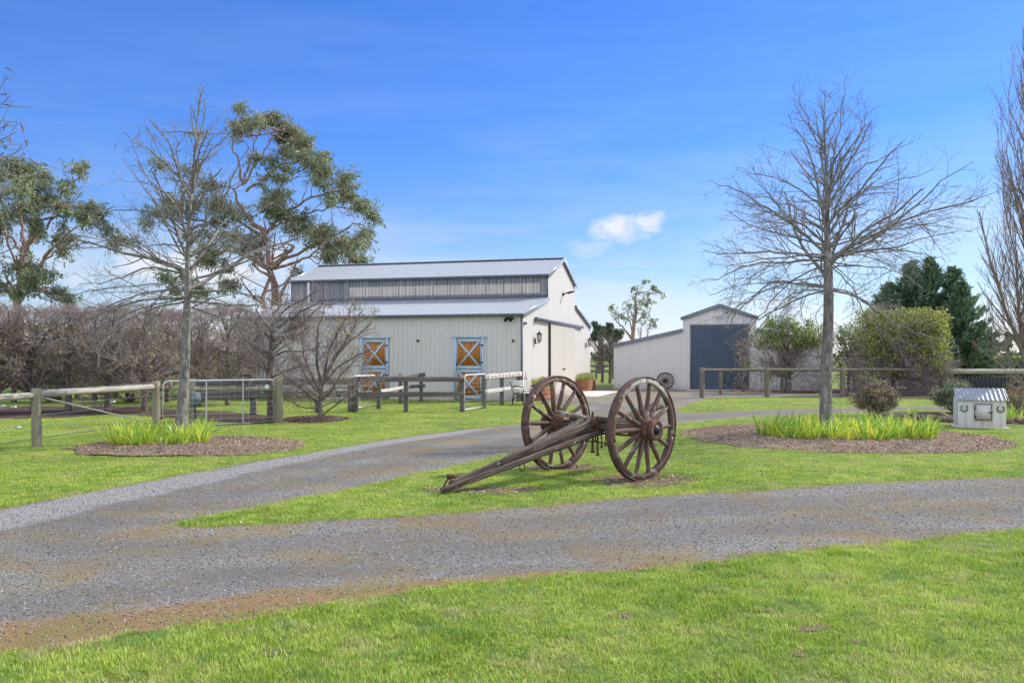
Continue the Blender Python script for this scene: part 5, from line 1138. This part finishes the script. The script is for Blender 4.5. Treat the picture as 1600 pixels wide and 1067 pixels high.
cl1 = [(358, 182, 12, 10), (372, 178, 14, 7), (385, 182, 10, 7), (400, 177, 10, 5), (408, 184, 14, 9), (420, 178, 12, 6), (430, 192, 16, 12), (443, 198, 12, 10), (455, 206, 14, 8), (430, 210, 12, 8), (365, 196, 8, 12), (376, 200, 6, 6), (402, 195, 7, 7), (445, 212, 10, 8), (462, 216, 14, 10), (476, 228, 14, 10), (470, 240, 12, 10), (488, 236, 12, 10), (497, 250, 11, 12), (480, 254, 10, 8), (440, 230, 10, 6), (452, 232, 12, 6), (432, 228, 8, 8), (465, 250, 8, 8), (420, 205, 8, 6),
    (405, 256, 11, 7), (428, 256, 14, 8), (440, 262, 8, 5), (407, 278, 8, 5), (440, 285, 12, 6), (456, 288, 10, 6), (490, 262, 10, 8), (503, 262, 8, 6), (500, 278, 12, 9), (515, 276, 12, 8), (522, 286, 12, 10), (535, 274, 10, 7), (542, 284, 10, 8), (548, 292, 6, 6), (512, 296, 8, 10), (520, 312, 10, 10), (530, 305, 10, 8), (527, 325, 6, 6), (545, 310, 12, 7), (556, 318, 12, 7), (568, 322, 12, 9), (577, 330, 10, 9), (583, 342, 5, 7), (560, 328, 10, 5),
    (424, 308, 14, 8), (412, 320, 14, 12), (430, 326, 18, 12), (447, 318, 12, 8), (455, 315, 10, 6), (468, 342, 16, 10), (480, 352, 14, 10), (460, 352, 16, 9), (448, 340, 14, 8), (487, 362, 10, 6), (438, 345, 12, 6), (365, 328, 14, 7), (350, 322, 12, 6), (375, 335, 10, 6), (380, 350, 9, 6), (388, 378, 12, 12), (400, 388, 10, 10), (392, 400, 12, 6), (375, 388, 10, 8), (405, 372, 8, 8), (345, 330, 10, 8), (335, 345, 12, 8),
    (498, 376, 14, 8), (510, 384, 10, 7), (508, 366, 8, 6), (520, 368, 14, 9), (532, 378, 14, 10), (545, 384, 14, 9), (540, 396, 12, 9), (526, 402, 12, 7), (515, 408, 12, 5), (547, 404, 10, 6), (560, 372, 10, 8), (570, 366, 8, 10), (574, 380, 7, 8), (563, 392, 9, 10), (562, 405, 8, 6), (546, 366, 8, 6), (460, 422, 9, 4), (312, 212, 10, 5), (270, 268, 10, 8), (295, 262, 14, 7), (325, 290, 18, 7), (340, 294, 10, 6), (250, 312, 14, 9), (262, 322, 10, 7), (240, 345, 16, 8), (256, 340, 12, 7), (232, 352, 8, 6), (282, 338, 14, 6), (300, 330, 12, 6), (315, 322, 14, 8), (328, 310, 12, 8),
    (278, 438, 14, 8), (290, 448, 14, 8), (268, 450, 12, 6), (310, 452, 14, 8), (300, 436, 10, 6), (225, 380, 7, 4), (365, 420, 12, 8), (350, 400, 14, 10), (342, 415, 10, 8), (358, 410, 10, 12), (340, 375, 12, 8), (320, 400, 8, 6), (352, 362, 12, 8), (355, 445, 14, 8), (335, 440, 10, 6)]
gum('gum_tree', 'tall windswept gum tree rising behind the end of the barn roof', 46, (428, 560), [([(428, None), (432, 520), (433, 471), (421, 420), (418, 366), (412, 340)], .62, 0), ([(418, None), (412, 520), (410, 470), (412, 440), (418, 400), (424, 380)], .42, .8), ([(425, 418), (448, 399), (461, 389), (462, 372)], .30, -1), ([(421, 420), (375, 392), (333, 389), (303, 402), (285, 430)], .24, 1), ([(418, 366), (385, 340), (371, 307), (379, 284)], .26, -.5), ([(379, 290), (374, 250), (362, 200)], .12, -.5), ([(379, 286), (392, 240), (405, 195)], .11, .5), ([(382, 288), (410, 240), (435, 205)], .11, 0), ([(384, 300), (430, 260), (475, 245)], .11, .6),
    ([(425, 412), (470, 395), (510, 370), (545, 350), (575, 338)], .15, 1), ([(428, 420), (475, 405), (515, 385), (550, 378)], .14, -1), ([(416, 366), (440, 335), (480, 310), (520, 298), (545, 290)], .15, .2), ([(415, 372), (370, 345), (325, 300), (295, 270)], .14, 1), ([(412, 400), (350, 360), (290, 340), (245, 338)], .13, .2), ([(415, 340), (440, 290), (480, 265), (510, 270)], .11, -.8), ([(420, 350), (470, 335), (520, 322), (555, 320)], .10, .8), ([(424, 360), (440, 350), (470, 350)], .10, -1)], cl1, 51, .21, 34, 1.4)
cl2 = [(6, 255, 10, 8), (24, 260, 16, 10), (40, 264, 14, 9), (52, 272, 12, 8), (10, 272, 12, 10), (30, 276, 14, 8), (46, 292, 18, 12), (62, 296, 14, 10), (30, 300, 12, 8), (72, 310, 12, 8), (112, 256, 9, 5), (122, 264, 7, 8), (104, 264, 6, 5), (104, 286, 8, 7), (108, 300, 6, 6), (96, 292, 6, 6), (82, 318, 12, 9), (98, 322, 12, 7), (112, 328, 14, 9), (128, 322, 14, 8), (140, 326, 14, 8), (150, 336, 12, 9), (160, 346, 12, 9), (168, 358, 9, 9), (174, 370, 7, 8), (179, 380, 4, 7), (162, 372, 4, 9), (145, 345, 9, 7), (122, 340, 9, 7), (28, 318, 12, 8), (6, 325, 10, 16), (8, 350, 12, 10), (44, 345, 10, 10), (60, 330, 10, 8), (40, 360, 9, 8), (66, 352, 12, 10), (66, 368, 10, 10), (58, 385, 8, 12), (88, 366, 8, 5), (96, 350, 7, 6), (12, 412, 14, 8), (26, 420, 12, 8), (10, 432, 12, 8), (12, 450, 10, 8), (66, 432, 14, 9), (80, 438, 12, 9), (68, 450, 14, 10), (86, 456, 14, 10), (98, 466, 10, 8), (60, 462, 8, 6), (72, 425, 8, 6), (5, 380, 8, 8), (-20, 300, 20, 20), (-30, 350, 20, 18), (-15, 400, 16, 12), (-40, 260, 16, 12)]
gum('gum_tree', 'smaller gum tree with drooping foliage rising above the bare hedge at the photo edge', 44, (30, 560), [([(30, None), (29, 520), (28, 470), (30, 437), (41, 385), (56, 344), (67, 314)], .50, 0), ([(28, 470), (10, 455), (-8, 440)], .28, .5), ([(32, 455), (60, 425), (85, 390), (110, 370), (135, 350)], .17, -.5), ([(41, 385), (75, 350), (95, 325), (110, 300), (116, 270)], .12, .5), ([(40, 390), (30, 350), (25, 310), (30, 275)], .16, .6), ([(33, 440), (60, 410), (75, 395), (120, 380)], .11, .6), ([(30, 450), (60, 450), (85, 455)], .10, -.4), ([(50, 360), (55, 320), (50, 285)], .10, -.5), ([(38, 400), (5, 360), (-10, 330)], .14, .2), ([(58, 345), (100, 335), (140, 330), (165, 350)], .10, .4)], cl2, 52, .21, 34, 1.2)
# far small gum between barn and shed, and two dark trees
gum('distant_gum', 'sparse gum tree standing far off behind the gap between barn and shed', 95, (985, 545), [([(986, None), (987, 535), (992, 500), (997, 460), (999, 445)], .55, 0), ([(988, 530), (968, 505), (958, 490)], .22, 1), ([(992, 505), (1004, 495), (1014, 488)], .18, -1), ([(989, 520), (980, 490), (982, 478)], .14, 0), ([(1000, 545), (1003, 515), (1006, 505)], .2, 1), ([(1010, 540), (1014, 515), (1020, 500)], .15, 1)],
    [(1005, 442, 3, 2), (991, 448, 4, 3), (1000, 456, 5, 3), (1008, 462, 6, 5), (1014, 470, 5, 4), (1003, 470, 5, 4), (990, 470, 5, 4), (980, 476, 5, 3), (986, 480, 5, 3), (1010, 480, 5, 3), (1020, 452, 5, 3), (1028, 458, 4, 3), (1020, 449, 3, 2), (1000, 490, 6, 3), (957, 478, 4, 2), (963, 486, 4, 3), (975, 498, 6, 4), (968, 494, 4, 3), (1006, 505, 6, 4), (1012, 498, 5, 4), (1022, 505, 4, 4), (995, 482, 5, 4)], 53, .34, 13, 1.5, .03)
def round_tree(name, label, base, Y0, clumps, seed, mt, leafsz, dens, trunk_r=.2, depth=1.0, top=None):
    k = Y0 / F; o = Vector(((base - CX) * k, Y0, 0)); g = thing(name, label, 'tree', o); r = np.random.default_rng(seed); T = Tree(seed)
    c0 = max(c[1] for c in clumps); zt = H + (HZ - min(c[1] for c in clumps)) * k
    T.put(0, np.array([(o.x, Y0, -.1), (o.x + .1, Y0, zt * .35), (o.x - .1, Y0, zt * .7), (o.x, Y0, zt * .92)]), np.array([trunk_r * 1.3, trunk_r, trunk_r * .6, trunk_r * .25]))
    C = []
    for (x, y, rx, ry) in clumps:
        c = np.array(((x - CX) * k, Y0 + r.normal(0, depth), H + (HZ - y) * k)); zz = max(.3, c[2] - ry * k * .8)
        T.put(1, np.array([(o.x, Y0, min(zz * .7, zt * .8)), ((o.x + c[0]) / 2, (Y0 + c[1]) / 2, zz * .85), tuple(c)]), np.array([trunk_r * .5, trunk_r * .3, trunk_r * .12]))
        for q in ell(r, c, (rx * k, (rx + ry) * k * .5, ry * k), 7, 1.0): C.append(ell(r, q, (rx * k * .5, rx * k * .5, ry * k * .45), dens, 1.4))
    T.build(g, 1, (M['hedgebark'], M['hedgebark'])); mb = MB(); leaves(mb, np.concatenate(C), leafsz, r, .5); mb.build('crown', M[mt], g); return g
round_tree('dark_tree', 'dark rounded tree far beyond the paddock, right beside the barn end', 938, 90, [(932, 510, 9, 6), (942, 512, 8, 6), (936, 520, 9, 6), (930, 528, 7, 6), (946, 522, 7, 6)], 61, 'farleaf', .5, 30, .3)
round_tree('dark_tree', 'dark spreading tree far beyond the paddock, next to the shed corner', 956, 84, [(955, 512, 8, 6), (962, 518, 9, 6), (950, 520, 7, 5), (958, 528, 9, 6), (968, 524, 7, 5)], 62, 'farleaf', .5, 30, .28)
# bare saplings in the paddock gap
for i, (x_, y_, lb) in enumerate(((941, 598, 'thin dark bare sapling in the paddock gap, nearer the barn'), (953, 599, 'thin dark bare sapling in the paddock gap, nearer the shed'))):
    o = G(x_, y_); g = thing('bare_sapling', lb, 'tree', o, group='bare saplings in the gap'); T = Tree(70 + i); T.limb([o, o + Vector((.05, 0, 1.0)), o + Vector((0, 0, 3.0))], .11, .02, cfgS, m=10, t0=.3, putlvl=0)
    for q in range(12):
        az = q * 2.4; P = T.path(o + Vector((0, 0, .9 + q * .14)), (math.cos(az), math.sin(az), .5), 1.1, 7, .1, .03); R = np.linspace(.03, .008, 7); T.put(1, P, R); T.spawn(P, R, 1.1, 2, cfgS)
    T.build(g, 1, (M['hedgebark'], M['hedgebark']))
ff = thing('paddock_rail_fence', 'dark two-rail paddock fence seen through the gap between barn and shed', 'fence', G(925, 592))
e0, e1 = G(880, 592), G(1010, 592)
for z in (.6, 1.0): plank(e0 + Vector((0, 0, z)), e1 + Vector((0, 0, z)), .18, ff)
for i in range(6): sqpost(e0.lerp(e1, i / 5) + Vector((0, .1, 0)), 1.15, .14, ff)

# ------------------------------------------------------------------ conifers, leafy hedge, shrubs
def conifer(x0, Y0, ztop, wd, label, seed, lean=0.0, tips=1):
    k = Y0 / F; o = Vector(((x0 - CX) * k, Y0, 0)); g = thing('conifer', label, 'tree', o, group='dark conifers behind the leafy hedge'); T = Tree(seed); r = T.r; mb = MB(); C = []; D = []
    for ti in range(tips):
        ox = (ti - (tips - 1) / 2) * wd * .40; zt = ztop * ([1.0] if tips == 1 else [.80, .97, 1.0, .93])[ti]
        T.put(0, np.array([(o.x + ox * .2, Y0, -.1), (o.x + ox * .7, Y0, zt * .5), (o.x + ox + lean, Y0, zt)]), np.array([.20, .12, .02]))
        nb = int(34 * zt)
        for i in range(nb):
            t = (i + r.uniform()) / nb; z = zt * (.03 + .95 * t); az = r.uniform(0, 2 * PI); L = wd * (.50 if tips > 1 else 1.1) * (1 - t) ** .75 * r.choice([.5, .8, 1.0, 1.5]) + .12
            ax_ = o.x + ox * min(1, .2 + t) + lean * t; d = np.array([math.cos(az), math.sin(az), r.uniform(.25, .75)]); p0 = np.array([ax_, Y0, z]); p1 = p0 + d * L * np.array([1, 1, 1])
            mid = (p0 + p1) / 2 + np.array([0, 0, -.08 * L]); T.put(1, np.stack([p0, mid, p1]), np.array([.025, .016, .006]))
            for q in range(int(5 + L * 9)):
                s_ = r.uniform(.25, 1.02); c = p0 * (1 - s_) + p1 * s_ + np.array([0, 0, -.30 * L * s_ * (1 - s_)]); C.append(c + r.normal(0, .07, (7, 3))); D.append(np.repeat((d + np.array([0, 0, .25]))[None], 7, 0))
    C = np.concatenate(C); D = np.concatenate(D) + r.normal(0, .28, (len(C), 3)); D /= np.linalg.norm(D, axis=1, keepdims=True); n = len(C)
    sd_ = np.cross(D, r.normal(0, 1, (n, 3))); sd_ /= np.linalg.norm(sd_, axis=1, keepdims=True); s = .26 * r.uniform(.6, 1.3, (n, 1))
    V = np.stack([C - D * s * .5, C + sd_ * s * .15, C + D * s * .6, C - sd_ * s * .15], 1).reshape(-1, 3); mb.add(V, np.arange(n * 4).reshape(n, 4), None, np.repeat(r.uniform(.001, 1, n), 4))
    T.build(g, 0, (M['hedgebark'], M['hedgebark']), {0: 8, 1: 4}, ('trunk', 'branch')); mb.build('crown', M['conifer'], g)
conifer(1436, 43, 6.6, 2.7, 'larger dark green conifer with several pointed tops behind the leafy hedge', 81, .1, 4)
conifer(1501, 41.5, 5.2, 1.30, 'dense dark green conifer beside the end of the leafy hedge', 82, .05)
cfgB = {2: (5.0, .5, .3, 42, 6, .16, .03, .6), 3: (5.5, .45, .2, 42, 4, .16, .03, .6), 'rmin': .006}
def leafy_tree(x0, y0, label, boxes, seed, mt, nleaf, sz, twigboxes=(), stems=14, rt=.13, name='leafy_tree'):
    o = G(x0, y0); Y0 = o.y; k = Y0 / F; g = thing(name, label, 'tree', o); T = Tree(seed); r = T.r; zt = H + (HZ - min(b[1] for b in boxes)) * k
    T.limb([o + Vector((0, 0, -.05)), o + Vector((.03, 0, zt * .3)), o + Vector((-.03, 0, zt * .62))], rt, rt * .4, cfgB, m=10, t0=.25, putlvl=0)
    C = []
    for (xa, ya, xb, yb, w_) in boxes:
        m = int(nleaf * w_); dx = (xb - xa) * k; dz = (yb - ya) * k; dd = min(dx * .7, 1.7)
        nc = max(6, int(m / 28)); cx = r.uniform((xa - CX) * k, (xb - CX) * k, nc); cz = H + (HZ - r.uniform(ya, yb, nc)) * k; cy = Y0 - dd / 2 + dd * r.uniform(0, 1, nc) ** 1.6
        for q in np.stack([cx, cy, cz], 1):
            C.append(ell(r, q, (.26, .26, .22), 26, 1.8)); p0 = np.array([o.x + r.normal(0, .1), Y0, zt * r.uniform(.15, .55)])
            if r.uniform() < .35: T.put(2, np.stack([p0, p0 * .5 + q * .5 + r.normal(0, .08, 3), q]), np.array([.022, .014, .007]))
    for (xa, ya, xb, yb, w_) in twigboxes:
        for i in range(int(w_)):
            x = r.uniform(xa, xb); y = r.uniform(ya, yb); q = np.array(((x - CX) * k, Y0 + r.uniform(-.7, .7), max(.1, H + (HZ - y) * k))); d = q - np.array([o.x, Y0, 1.0]); d /= np.linalg.norm(d)
            P = T.path(q, d * .7 + r.normal(0, .6, 3), r.uniform(.4, 1.0), 5, .2, .0); P[:, 2] = np.maximum(P[:, 2], .03); T.put(3, P, np.linspace(.011, .005, 5)); T.spawn(P, np.linspace(.011, .005, 5), .7, 3, cfgB)
    for i in range(stems):
        az = i * 2.4; P = T.path(o + Vector((0, 0, .5 + zt * .4 * r.uniform())), (math.cos(az), math.sin(az) * .5, r.uniform(.0, .8)), r.uniform(1.0, 1.7), 8, .14, .02); R = np.linspace(.03, .008, 8); T.put(1, P, R); T.spawn(P, R, 1.4, 2, cfgB)
    T.build(g, 1, (M['hedgebark'], M['hedgetwig']), names=('trunk', 'branch')); mb = MB(); leaves(mb, np.concatenate(C), sz, r, .6); mb.build('crown', M[mt], g); return g
leafy_tree(1231, 614, 'spreading espalier-like tree with green leaf crown in front of the shed lean-to', [(1192, 502, 1268, 538, .8), (1178, 515, 1292, 545, .42), (1165, 505, 1200, 570, .10), (1200, 496, 1245, 512, .18), (1262, 505, 1290, 560, .12), (1180, 550, 1290, 600, .07)], 91, 'greenleaf', 4200, .095, [(1172, 535, 1290, 608, 170)], 26, .17)
leafy_tree(1335, 613, 'green-topped clipped hedge tree just right of the large bare trunk', [(1308, 515, 1355, 560, .9), (1315, 500, 1360, 530, .4), (1306, 545, 1345, 580, .3)], 92, 'greenleaf', 2400, .09, [(1308, 560, 1350, 612, 90)], 10)
leafy_tree(1395, 617, 'big boxy clipped hedge with yellow-green top and bare brown twiggy base', [(1345, 492, 1467, 552, 2.4), (1335, 498, 1472, 535, 1.0), (1345, 484, 1460, 500, .7), (1448, 486, 1478, 572, .9), (1343, 487, 1372, 560, .5), (1350, 550, 1470, 585, .50), (1462, 560, 1478, 600, .08)], 93, 'hedgeleaf', 3600, .09, [(1342, 552, 1474, 620, 1000)], 34, .12, 'clipped_hedge')
cb = leafy_tree(1160, 612, 'narrow browned climber against the edge of the roller door', [(1152, 540, 1167, 605, .35), (1152, 510, 1175, 545, .16)], 94, 'redleaf', 900, .09, [(1154, 540, 1168, 606, 26)], 0, .04, 'climbing_shrub')
def shrub(px, py, w_, h_, label, mt, seed, n, sz, tw='hedgetwig', name='shrub'):
    o = G(px, py); g = thing(name, label, 'shrub', o); T = Tree(seed); r = T.r; mb = MB(); C = []
    for i in range(34):
        az = r.uniform(0, 2 * PI); el = r.uniform(.35, 1.5); e = np.array([math.cos(az) * math.cos(el) * w_ / 2, math.sin(az) * math.cos(el) * w_ / 2, math.sin(el) * h_]) * r.uniform(.7, 1.0)
        P = np.stack([np.array(tuple(o)), np.array(tuple(o)) + e * .4 + r.normal(0, .03, 3), np.array(tuple(o)) + e * .75, np.array(tuple(o)) + e]); T.put(1, P, np.array([.014, .010, .007, .004]))
        T.spawn(P, np.array([.014, .010, .007, .004]), np.linalg.norm(e), 2, {2: (9, .3, .12, 45, 4, .2, .02, .7), 'rmin': .004})
        for _ in range(3): C.append(ell(r, P[3] + r.normal(0, .05, 3), (w_ * .12, w_ * .12, h_ * .12), n // 90, 1.2)); C.append(ell(r, P[2], (w_ * .12, w_ * .12, h_ * .12), n // 160, 1.2))
    C = np.concatenate(C); C[:, 2] = np.maximum(C[:, 2], .04)
    T.build(g, 0, (M[tw], M[tw]), names=('stem', 'stem')); leaves(mb, C, sz, r, .5); mb.build('foliage', M[mt], g); return g
shrub(1366, 651, 1.40, 1.0, 'rounded bronze-leaved shrub beyond the irises, beside the stone edging', 'redleaf', 101, 5200, .055)
shrub(1490, 645, 1.3, .95, 'loose grey-green shrub standing behind the small pale shed', 'greyleaf', 102, 2600, .06)
shrub(1590, 646, 1.3, .95, 'brown twiggy shrub beneath the tall upright bare tree', 'dryleaf', 103, 900, .05)
for i, (x_, y_, lb, wq) in enumerate(((75, 628, 'low green shrub glimpsed through the bare hedge near the fence post', 2.6), (200, 628, 'low yellow-green shrub glimpsed through the middle of the bare hedge', 2.8), (335, 622, 'yellow-green shrub glimpsed through twigs behind the farm gate', 2.6))):
    shrub(x_, y_, wq, 1.5 + .4 * (i == 2), lb, 'hedgeleaf' if i else 'greenleaf', 104 + i, 2600, .09)
# clipped far hedge and hazy trees on the right
k = 62 / F; o = Vector(((1580 - CX) * k, 62, 0)); g = thing('clipped_hedge', 'long dark clipped hedge with bright yellow-green top beyond the log rail', 'hedge', o)
r = np.random.default_rng(7); n = 16000; hh = H + (HZ - 559) * k + .02
x = r.uniform((1490 - CX) * k, (1720 - CX) * k, n); y = 62 + r.uniform(0, 1.5, n); z = r.uniform(0, 1.62, n); tf = r.uniform(size=n) < .5; y[tf] = 62 + r.uniform(0, .12, tf.sum())
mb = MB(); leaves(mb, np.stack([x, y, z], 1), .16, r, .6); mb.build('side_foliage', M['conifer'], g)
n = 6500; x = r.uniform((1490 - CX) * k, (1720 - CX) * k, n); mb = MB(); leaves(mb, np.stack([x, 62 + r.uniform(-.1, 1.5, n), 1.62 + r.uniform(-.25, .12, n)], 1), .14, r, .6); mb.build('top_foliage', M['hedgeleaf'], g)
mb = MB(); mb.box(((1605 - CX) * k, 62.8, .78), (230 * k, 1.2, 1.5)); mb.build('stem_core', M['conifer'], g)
round_tree('distant_tree', 'hazy grey-green tree beyond the dark clipped hedge, beside the conifer', 1551, 150, [(1545, 540, 9, 7), (1555, 538, 9, 8), (1550, 548, 12, 6), (1560, 545, 7, 6)], 63, 'farleaf', .9, 26, .4)
round_tree('distant_tree', 'hazy grey-green tree beyond the clipped hedge, second from the conifer', 1575, 160, [(1572, 535, 8, 7), (1580, 542, 9, 6), (1568, 545, 7, 6), (1590, 525, 8, 8)], 64, 'farleaf', .9, 26, .4)
round_tree('distant_tree', 'hazy dark tree behind the tall upright bare tree', 1600, 120, [(1592, 510, 8, 9), (1602, 505, 9, 9), (1596, 525, 10, 8), (1610, 520, 10, 9), (1590, 535, 7, 6)], 65, 'farleaf', .7, 30, .35)
# far belt of trees along the horizon
mb = MB(); r = np.random.default_rng(3); C = []
for i in range(420):
    x = r.uniform(-330, 420); hgt = 3 + 5 * (.5 + .5 * math.sin(x * .05) * math.cos(x * .021 + 1)) * r.uniform(.6, 1.2)
    C.append(ell(r, (x, 420 + r.uniform(-10, 10), hgt * .5), (4.5, 3, hgt * .55), 70, 1.2))
leaves(mb, np.concatenate(C), 1.5, r, .7); tag(mb.build('far_treeline', M['farleaf'], loc=(0, 420, 0)), 'far belt of grey-green trees along the horizon', 'trees', kind='stuff')

# ------------------------------------------------------------------ tall upright bare tree at the right edge, and its basal shoots
Y0 = 21.0; k = Y0 / F; o = Vector(((1612 - CX) * k, Y0, 0)); g = thing('upright_bare_tree', 'tall narrow bare tree with upswept tan twigs at the right edge', 'tree', o); T = Tree(111)
def pt(x, y, dy=0.0): return Vector(((x - CX) * k, Y0 + dy, H + (HZ - y) * k))
cfgU = {2: (4.6, .34, .45, 18, 8, .07, .07, .6), 3: (5.0, .4, .2, 22, 5, .08, .05, .6), 4: (2.5, .4, .10, 30, 3, .08, .04, .7), 'rmin': .0034}
T.limb([o, pt(1614, 500), pt(1612, 350), pt(1607, 200), pt(1601, 90), pt(1598, 40)], .085, .008, cfgU, m=24, t0=.1, putlvl=0)
for L, r0, dd in [([(1611, 520), (1585, 440), (1566, 370), (1562, 300)], .035, -.2), ([(1610, 470), (1590, 400), (1575, 330), (1572, 240), (1575, 180)], .04, .3), ([(1609, 420), (1590, 330), (1582, 240), (1586, 140)], .04, -.3), ([(1608, 380), (1580, 300), (1566, 250), (1562, 200)], .03, .1), ([(1606, 300), (1585, 220), (1580, 150), (1590, 80)], .03, .2), ([(1611, 560), (1590, 480), (1570, 430), (1560, 390)], .028, .3), ([(1610, 560), (1575, 500), (1560, 450), (1556, 400)], .02, -.3),
    ([(1606, 600), (1590, 540), (1560, 480), (1540, 425)], .018, -.2), ([(1608, 610), (1585, 570), (1560, 520), (1548, 470)], .016, .2), ([(1608, 615), (1590, 590), (1568, 560), (1555, 535)], .014, 0), ([(1610, 615), (1592, 560), (1575, 500), (1570, 450)], .016, .3), ([(1610, 610), (1600, 540), (1585, 470)], .016, -.4), ([(1610, 612), (1585, 585), (1552, 545)], .012, .4), ([(1612, 600), (1630, 450), (1640, 300)], .04, .1), ([(1612, 400), (1625, 250), (1622, 120)], .04, .1), ([(1612, 600), (1604, 520), (1590, 440), (1580, 380)], .02, .2), ([(1612, 612), (1596, 590), (1580, 540), (1560, 470)], .014, .5), ([(1612, 612), (1600, 580), (1594, 520), (1580, 450)], .014, -.5)]:
    m = len(L); T.limb([pt(x_, y_, dd * i / (m - 1)) for i, (x_, y_) in enumerate(L)], r0 * .42, .004, cfgU, jit=.02)
T.build(g, 1, (M['tantwig'], M['tantwig']))
# bare tree standing just out of frame at the left, its twig tips hanging into view
o = Vector((-8.6, 9.6, 0)); g = thing('overhanging_tree', 'bare twig ends with dangling catkins reaching into the sky at the left edge', 'tree', o); T = Tree(121); cfgO = {2: (3.0, .4, .2, 40, 6, .15, -.02, .6), 3: (4, .4, .1, 45, 4, .15, -.02, .6), 'rmin': .003}
T.limb([o, o + Vector((.1, 0, 2)), o + Vector((0, 0, 5.5))], .13, .03, cfgO, m=10, t0=.7, putlvl=0)
tips = [((-6, 165), (26, 128)), ((-10, 200), (24, 148)), ((-6, 220), (24, 195)), ((-8, 235), (35, 208)), ((-8, 240), (55, 272)), ((-8, 238), (30, 225)), ((-10, 250), (70, 258)), ((-8, 242), (25, 290))]
k9 = 9.6 / F
for (a, b_) in tips:
    A = Vector(((a[0] - CX) * k9, 9.6, H + (HZ - a[1]) * k9)); Bp = Vector(((b_[0] - CX) * k9, 9.5, H + (HZ - b_[1]) * k9)); mid = o + Vector((0, 0, 3.0 + T.r.uniform(0, 1.0)))
    T.limb([mid, (mid + A) / 2 + Vector((0, 0, .15)), A, Bp], .022, .003, cfgO, jit=.02, t0=.5)
T.build(g, 1, (M['bark'], M['twig'])); mb = MB(); rr = random.Random(5)
for (x_, y_) in ((12, 108), (10, 166), (15, 150), (36, 195), (43, 200), (46, 221), (15, 230), (14, 195), (20, 215), (5, 220), (50, 250), (68, 256), (10, 240)):
    c = Vector(((x_ - CX) * k9, 9.55, H + (HZ - y_) * k9)); d = Vector((rr.uniform(-1, 1), rr.uniform(-.4, .4), rr.uniform(-1, .2))).normalized()
    mb.tube([c, c + d * .025, c + d * .05 + Vector((0, 0, -.006)), c + d * .072 + Vector((0, 0, -.02))], [.004, .007, .007, .003], 6)
mb.build('catkin', M['hedgebark'], g)

# ------------------------------------------------------------------ irises, planter plants
def iris_proto(seed, n=14, h=.46):
    r = np.random.default_rng(seed); mb = MB()
    for i in range(n):
        a = r.uniform(0, 2 * PI); q = .10 * math.sqrt(r.uniform()); L = h * r.uniform(.45, 1.2); ln = r.uniform(.08, .75) if r.uniform() < .75 else r.uniform(.8, 1.6); w_ = r.uniform(.013, .022); d = np.array([math.cos(a), math.sin(a), 0]); fa = r.uniform(0, PI); sdv = np.array([math.cos(fa), math.sin(fa), 0])
        P = []; m = 6
        for j in range(m):
            t = j / (m - 1); c = np.array([q * math.cos(a), q * math.sin(a), -.02]) + d * ln * L * t ** 1.8 + np.array([0, 0, L * t * (1 - .32 * ln * t)]); ww = w_ * (1 - t ** 2.5) * (.75 + .6 * t * (1 - t)) + .0006
            P += [c - sdv * ww, c + sdv * ww]
        mb.add(P, [(2 * j, 2 * j + 1, 2 * j + 3, 2 * j + 2) for j in range(m - 1)], None, [float(r.uniform(.01, 1))] * (2 * m))
    return mb.build('iris_clump', M['iris'])
IR = [iris_proto(200 + i, 13 + i) for i in range(5)]; used = [False] * 5; rg = random.Random(17)
def put_iris(x, y, lab, grp, s=1.0):
    i = rg.randrange(5)
    if used[i]: c = IR[i].copy(); COL.objects.link(c)
    else: c = IR[i]; used[i] = True
    c.location = (x, y, .035); c.rotation_euler = (0, 0, rg.uniform(0, 6.28)); q = s * rg.uniform(.7, 1.18); c.scale = (q, q, q * rg.uniform(.9, 1.1)); tag(c, lab, 'iris plant', grp)
for i in range(190):
    a = rg.uniform(0, 2 * PI); q = math.sqrt(rg.random()); x = 6.72 + .12 + 1.72 * q * math.cos(a); y = 17.65 + 1.15 * q * math.sin(a)
    if (x - 6.47) ** 2 + (y - 17.8) ** 2 < .05: continue
    put_iris(x, y, 'green iris clump in the round mulch bed behind the wagon wheels', 'irises in the right-hand bed', .98)
for i in range(95):
    a = rg.uniform(0, 2 * PI); q = math.sqrt(rg.random()); x = -6.62 + .93 * q * math.cos(a); y = 16.4 + .95 * q * math.sin(a)
    if (x + 6.46) ** 2 + (y - 16.8) ** 2 < .05: continue
    put_iris(x, y, 'yellow-green iris clump at the foot of the lichen-grey tree', 'irises in the left-hand bed', .95)
for (x_, y_) in ((1574, 655), (1580, 657), (1590, 655), (1596, 657), (1584, 652), (1425, 652)):
    p = G(x_, y_); put_iris(p.x, p.y, 'iris clump among the edging rocks beside the small pale shed', 'irises by the small shed', .9)
for (g_, t0, L, e0, wd_) in PL:
    r = np.random.default_rng(int(t0 * 10)); mb = MB(); C = []
    for i in range(26):
        c = B(0, t0 + L * (i + .5) / 26, .60 + r.uniform(-.03, .12), 0, e0 + wd_ / 2 + r.uniform(-.22, .22)); C.append(ell(r, c, (.24, .24, .18), 110, 1.2))
    leaves(mb, np.concatenate(C), .075, r, .35, -.4)
    o = mb.build('foliage', M['planter'], g_)
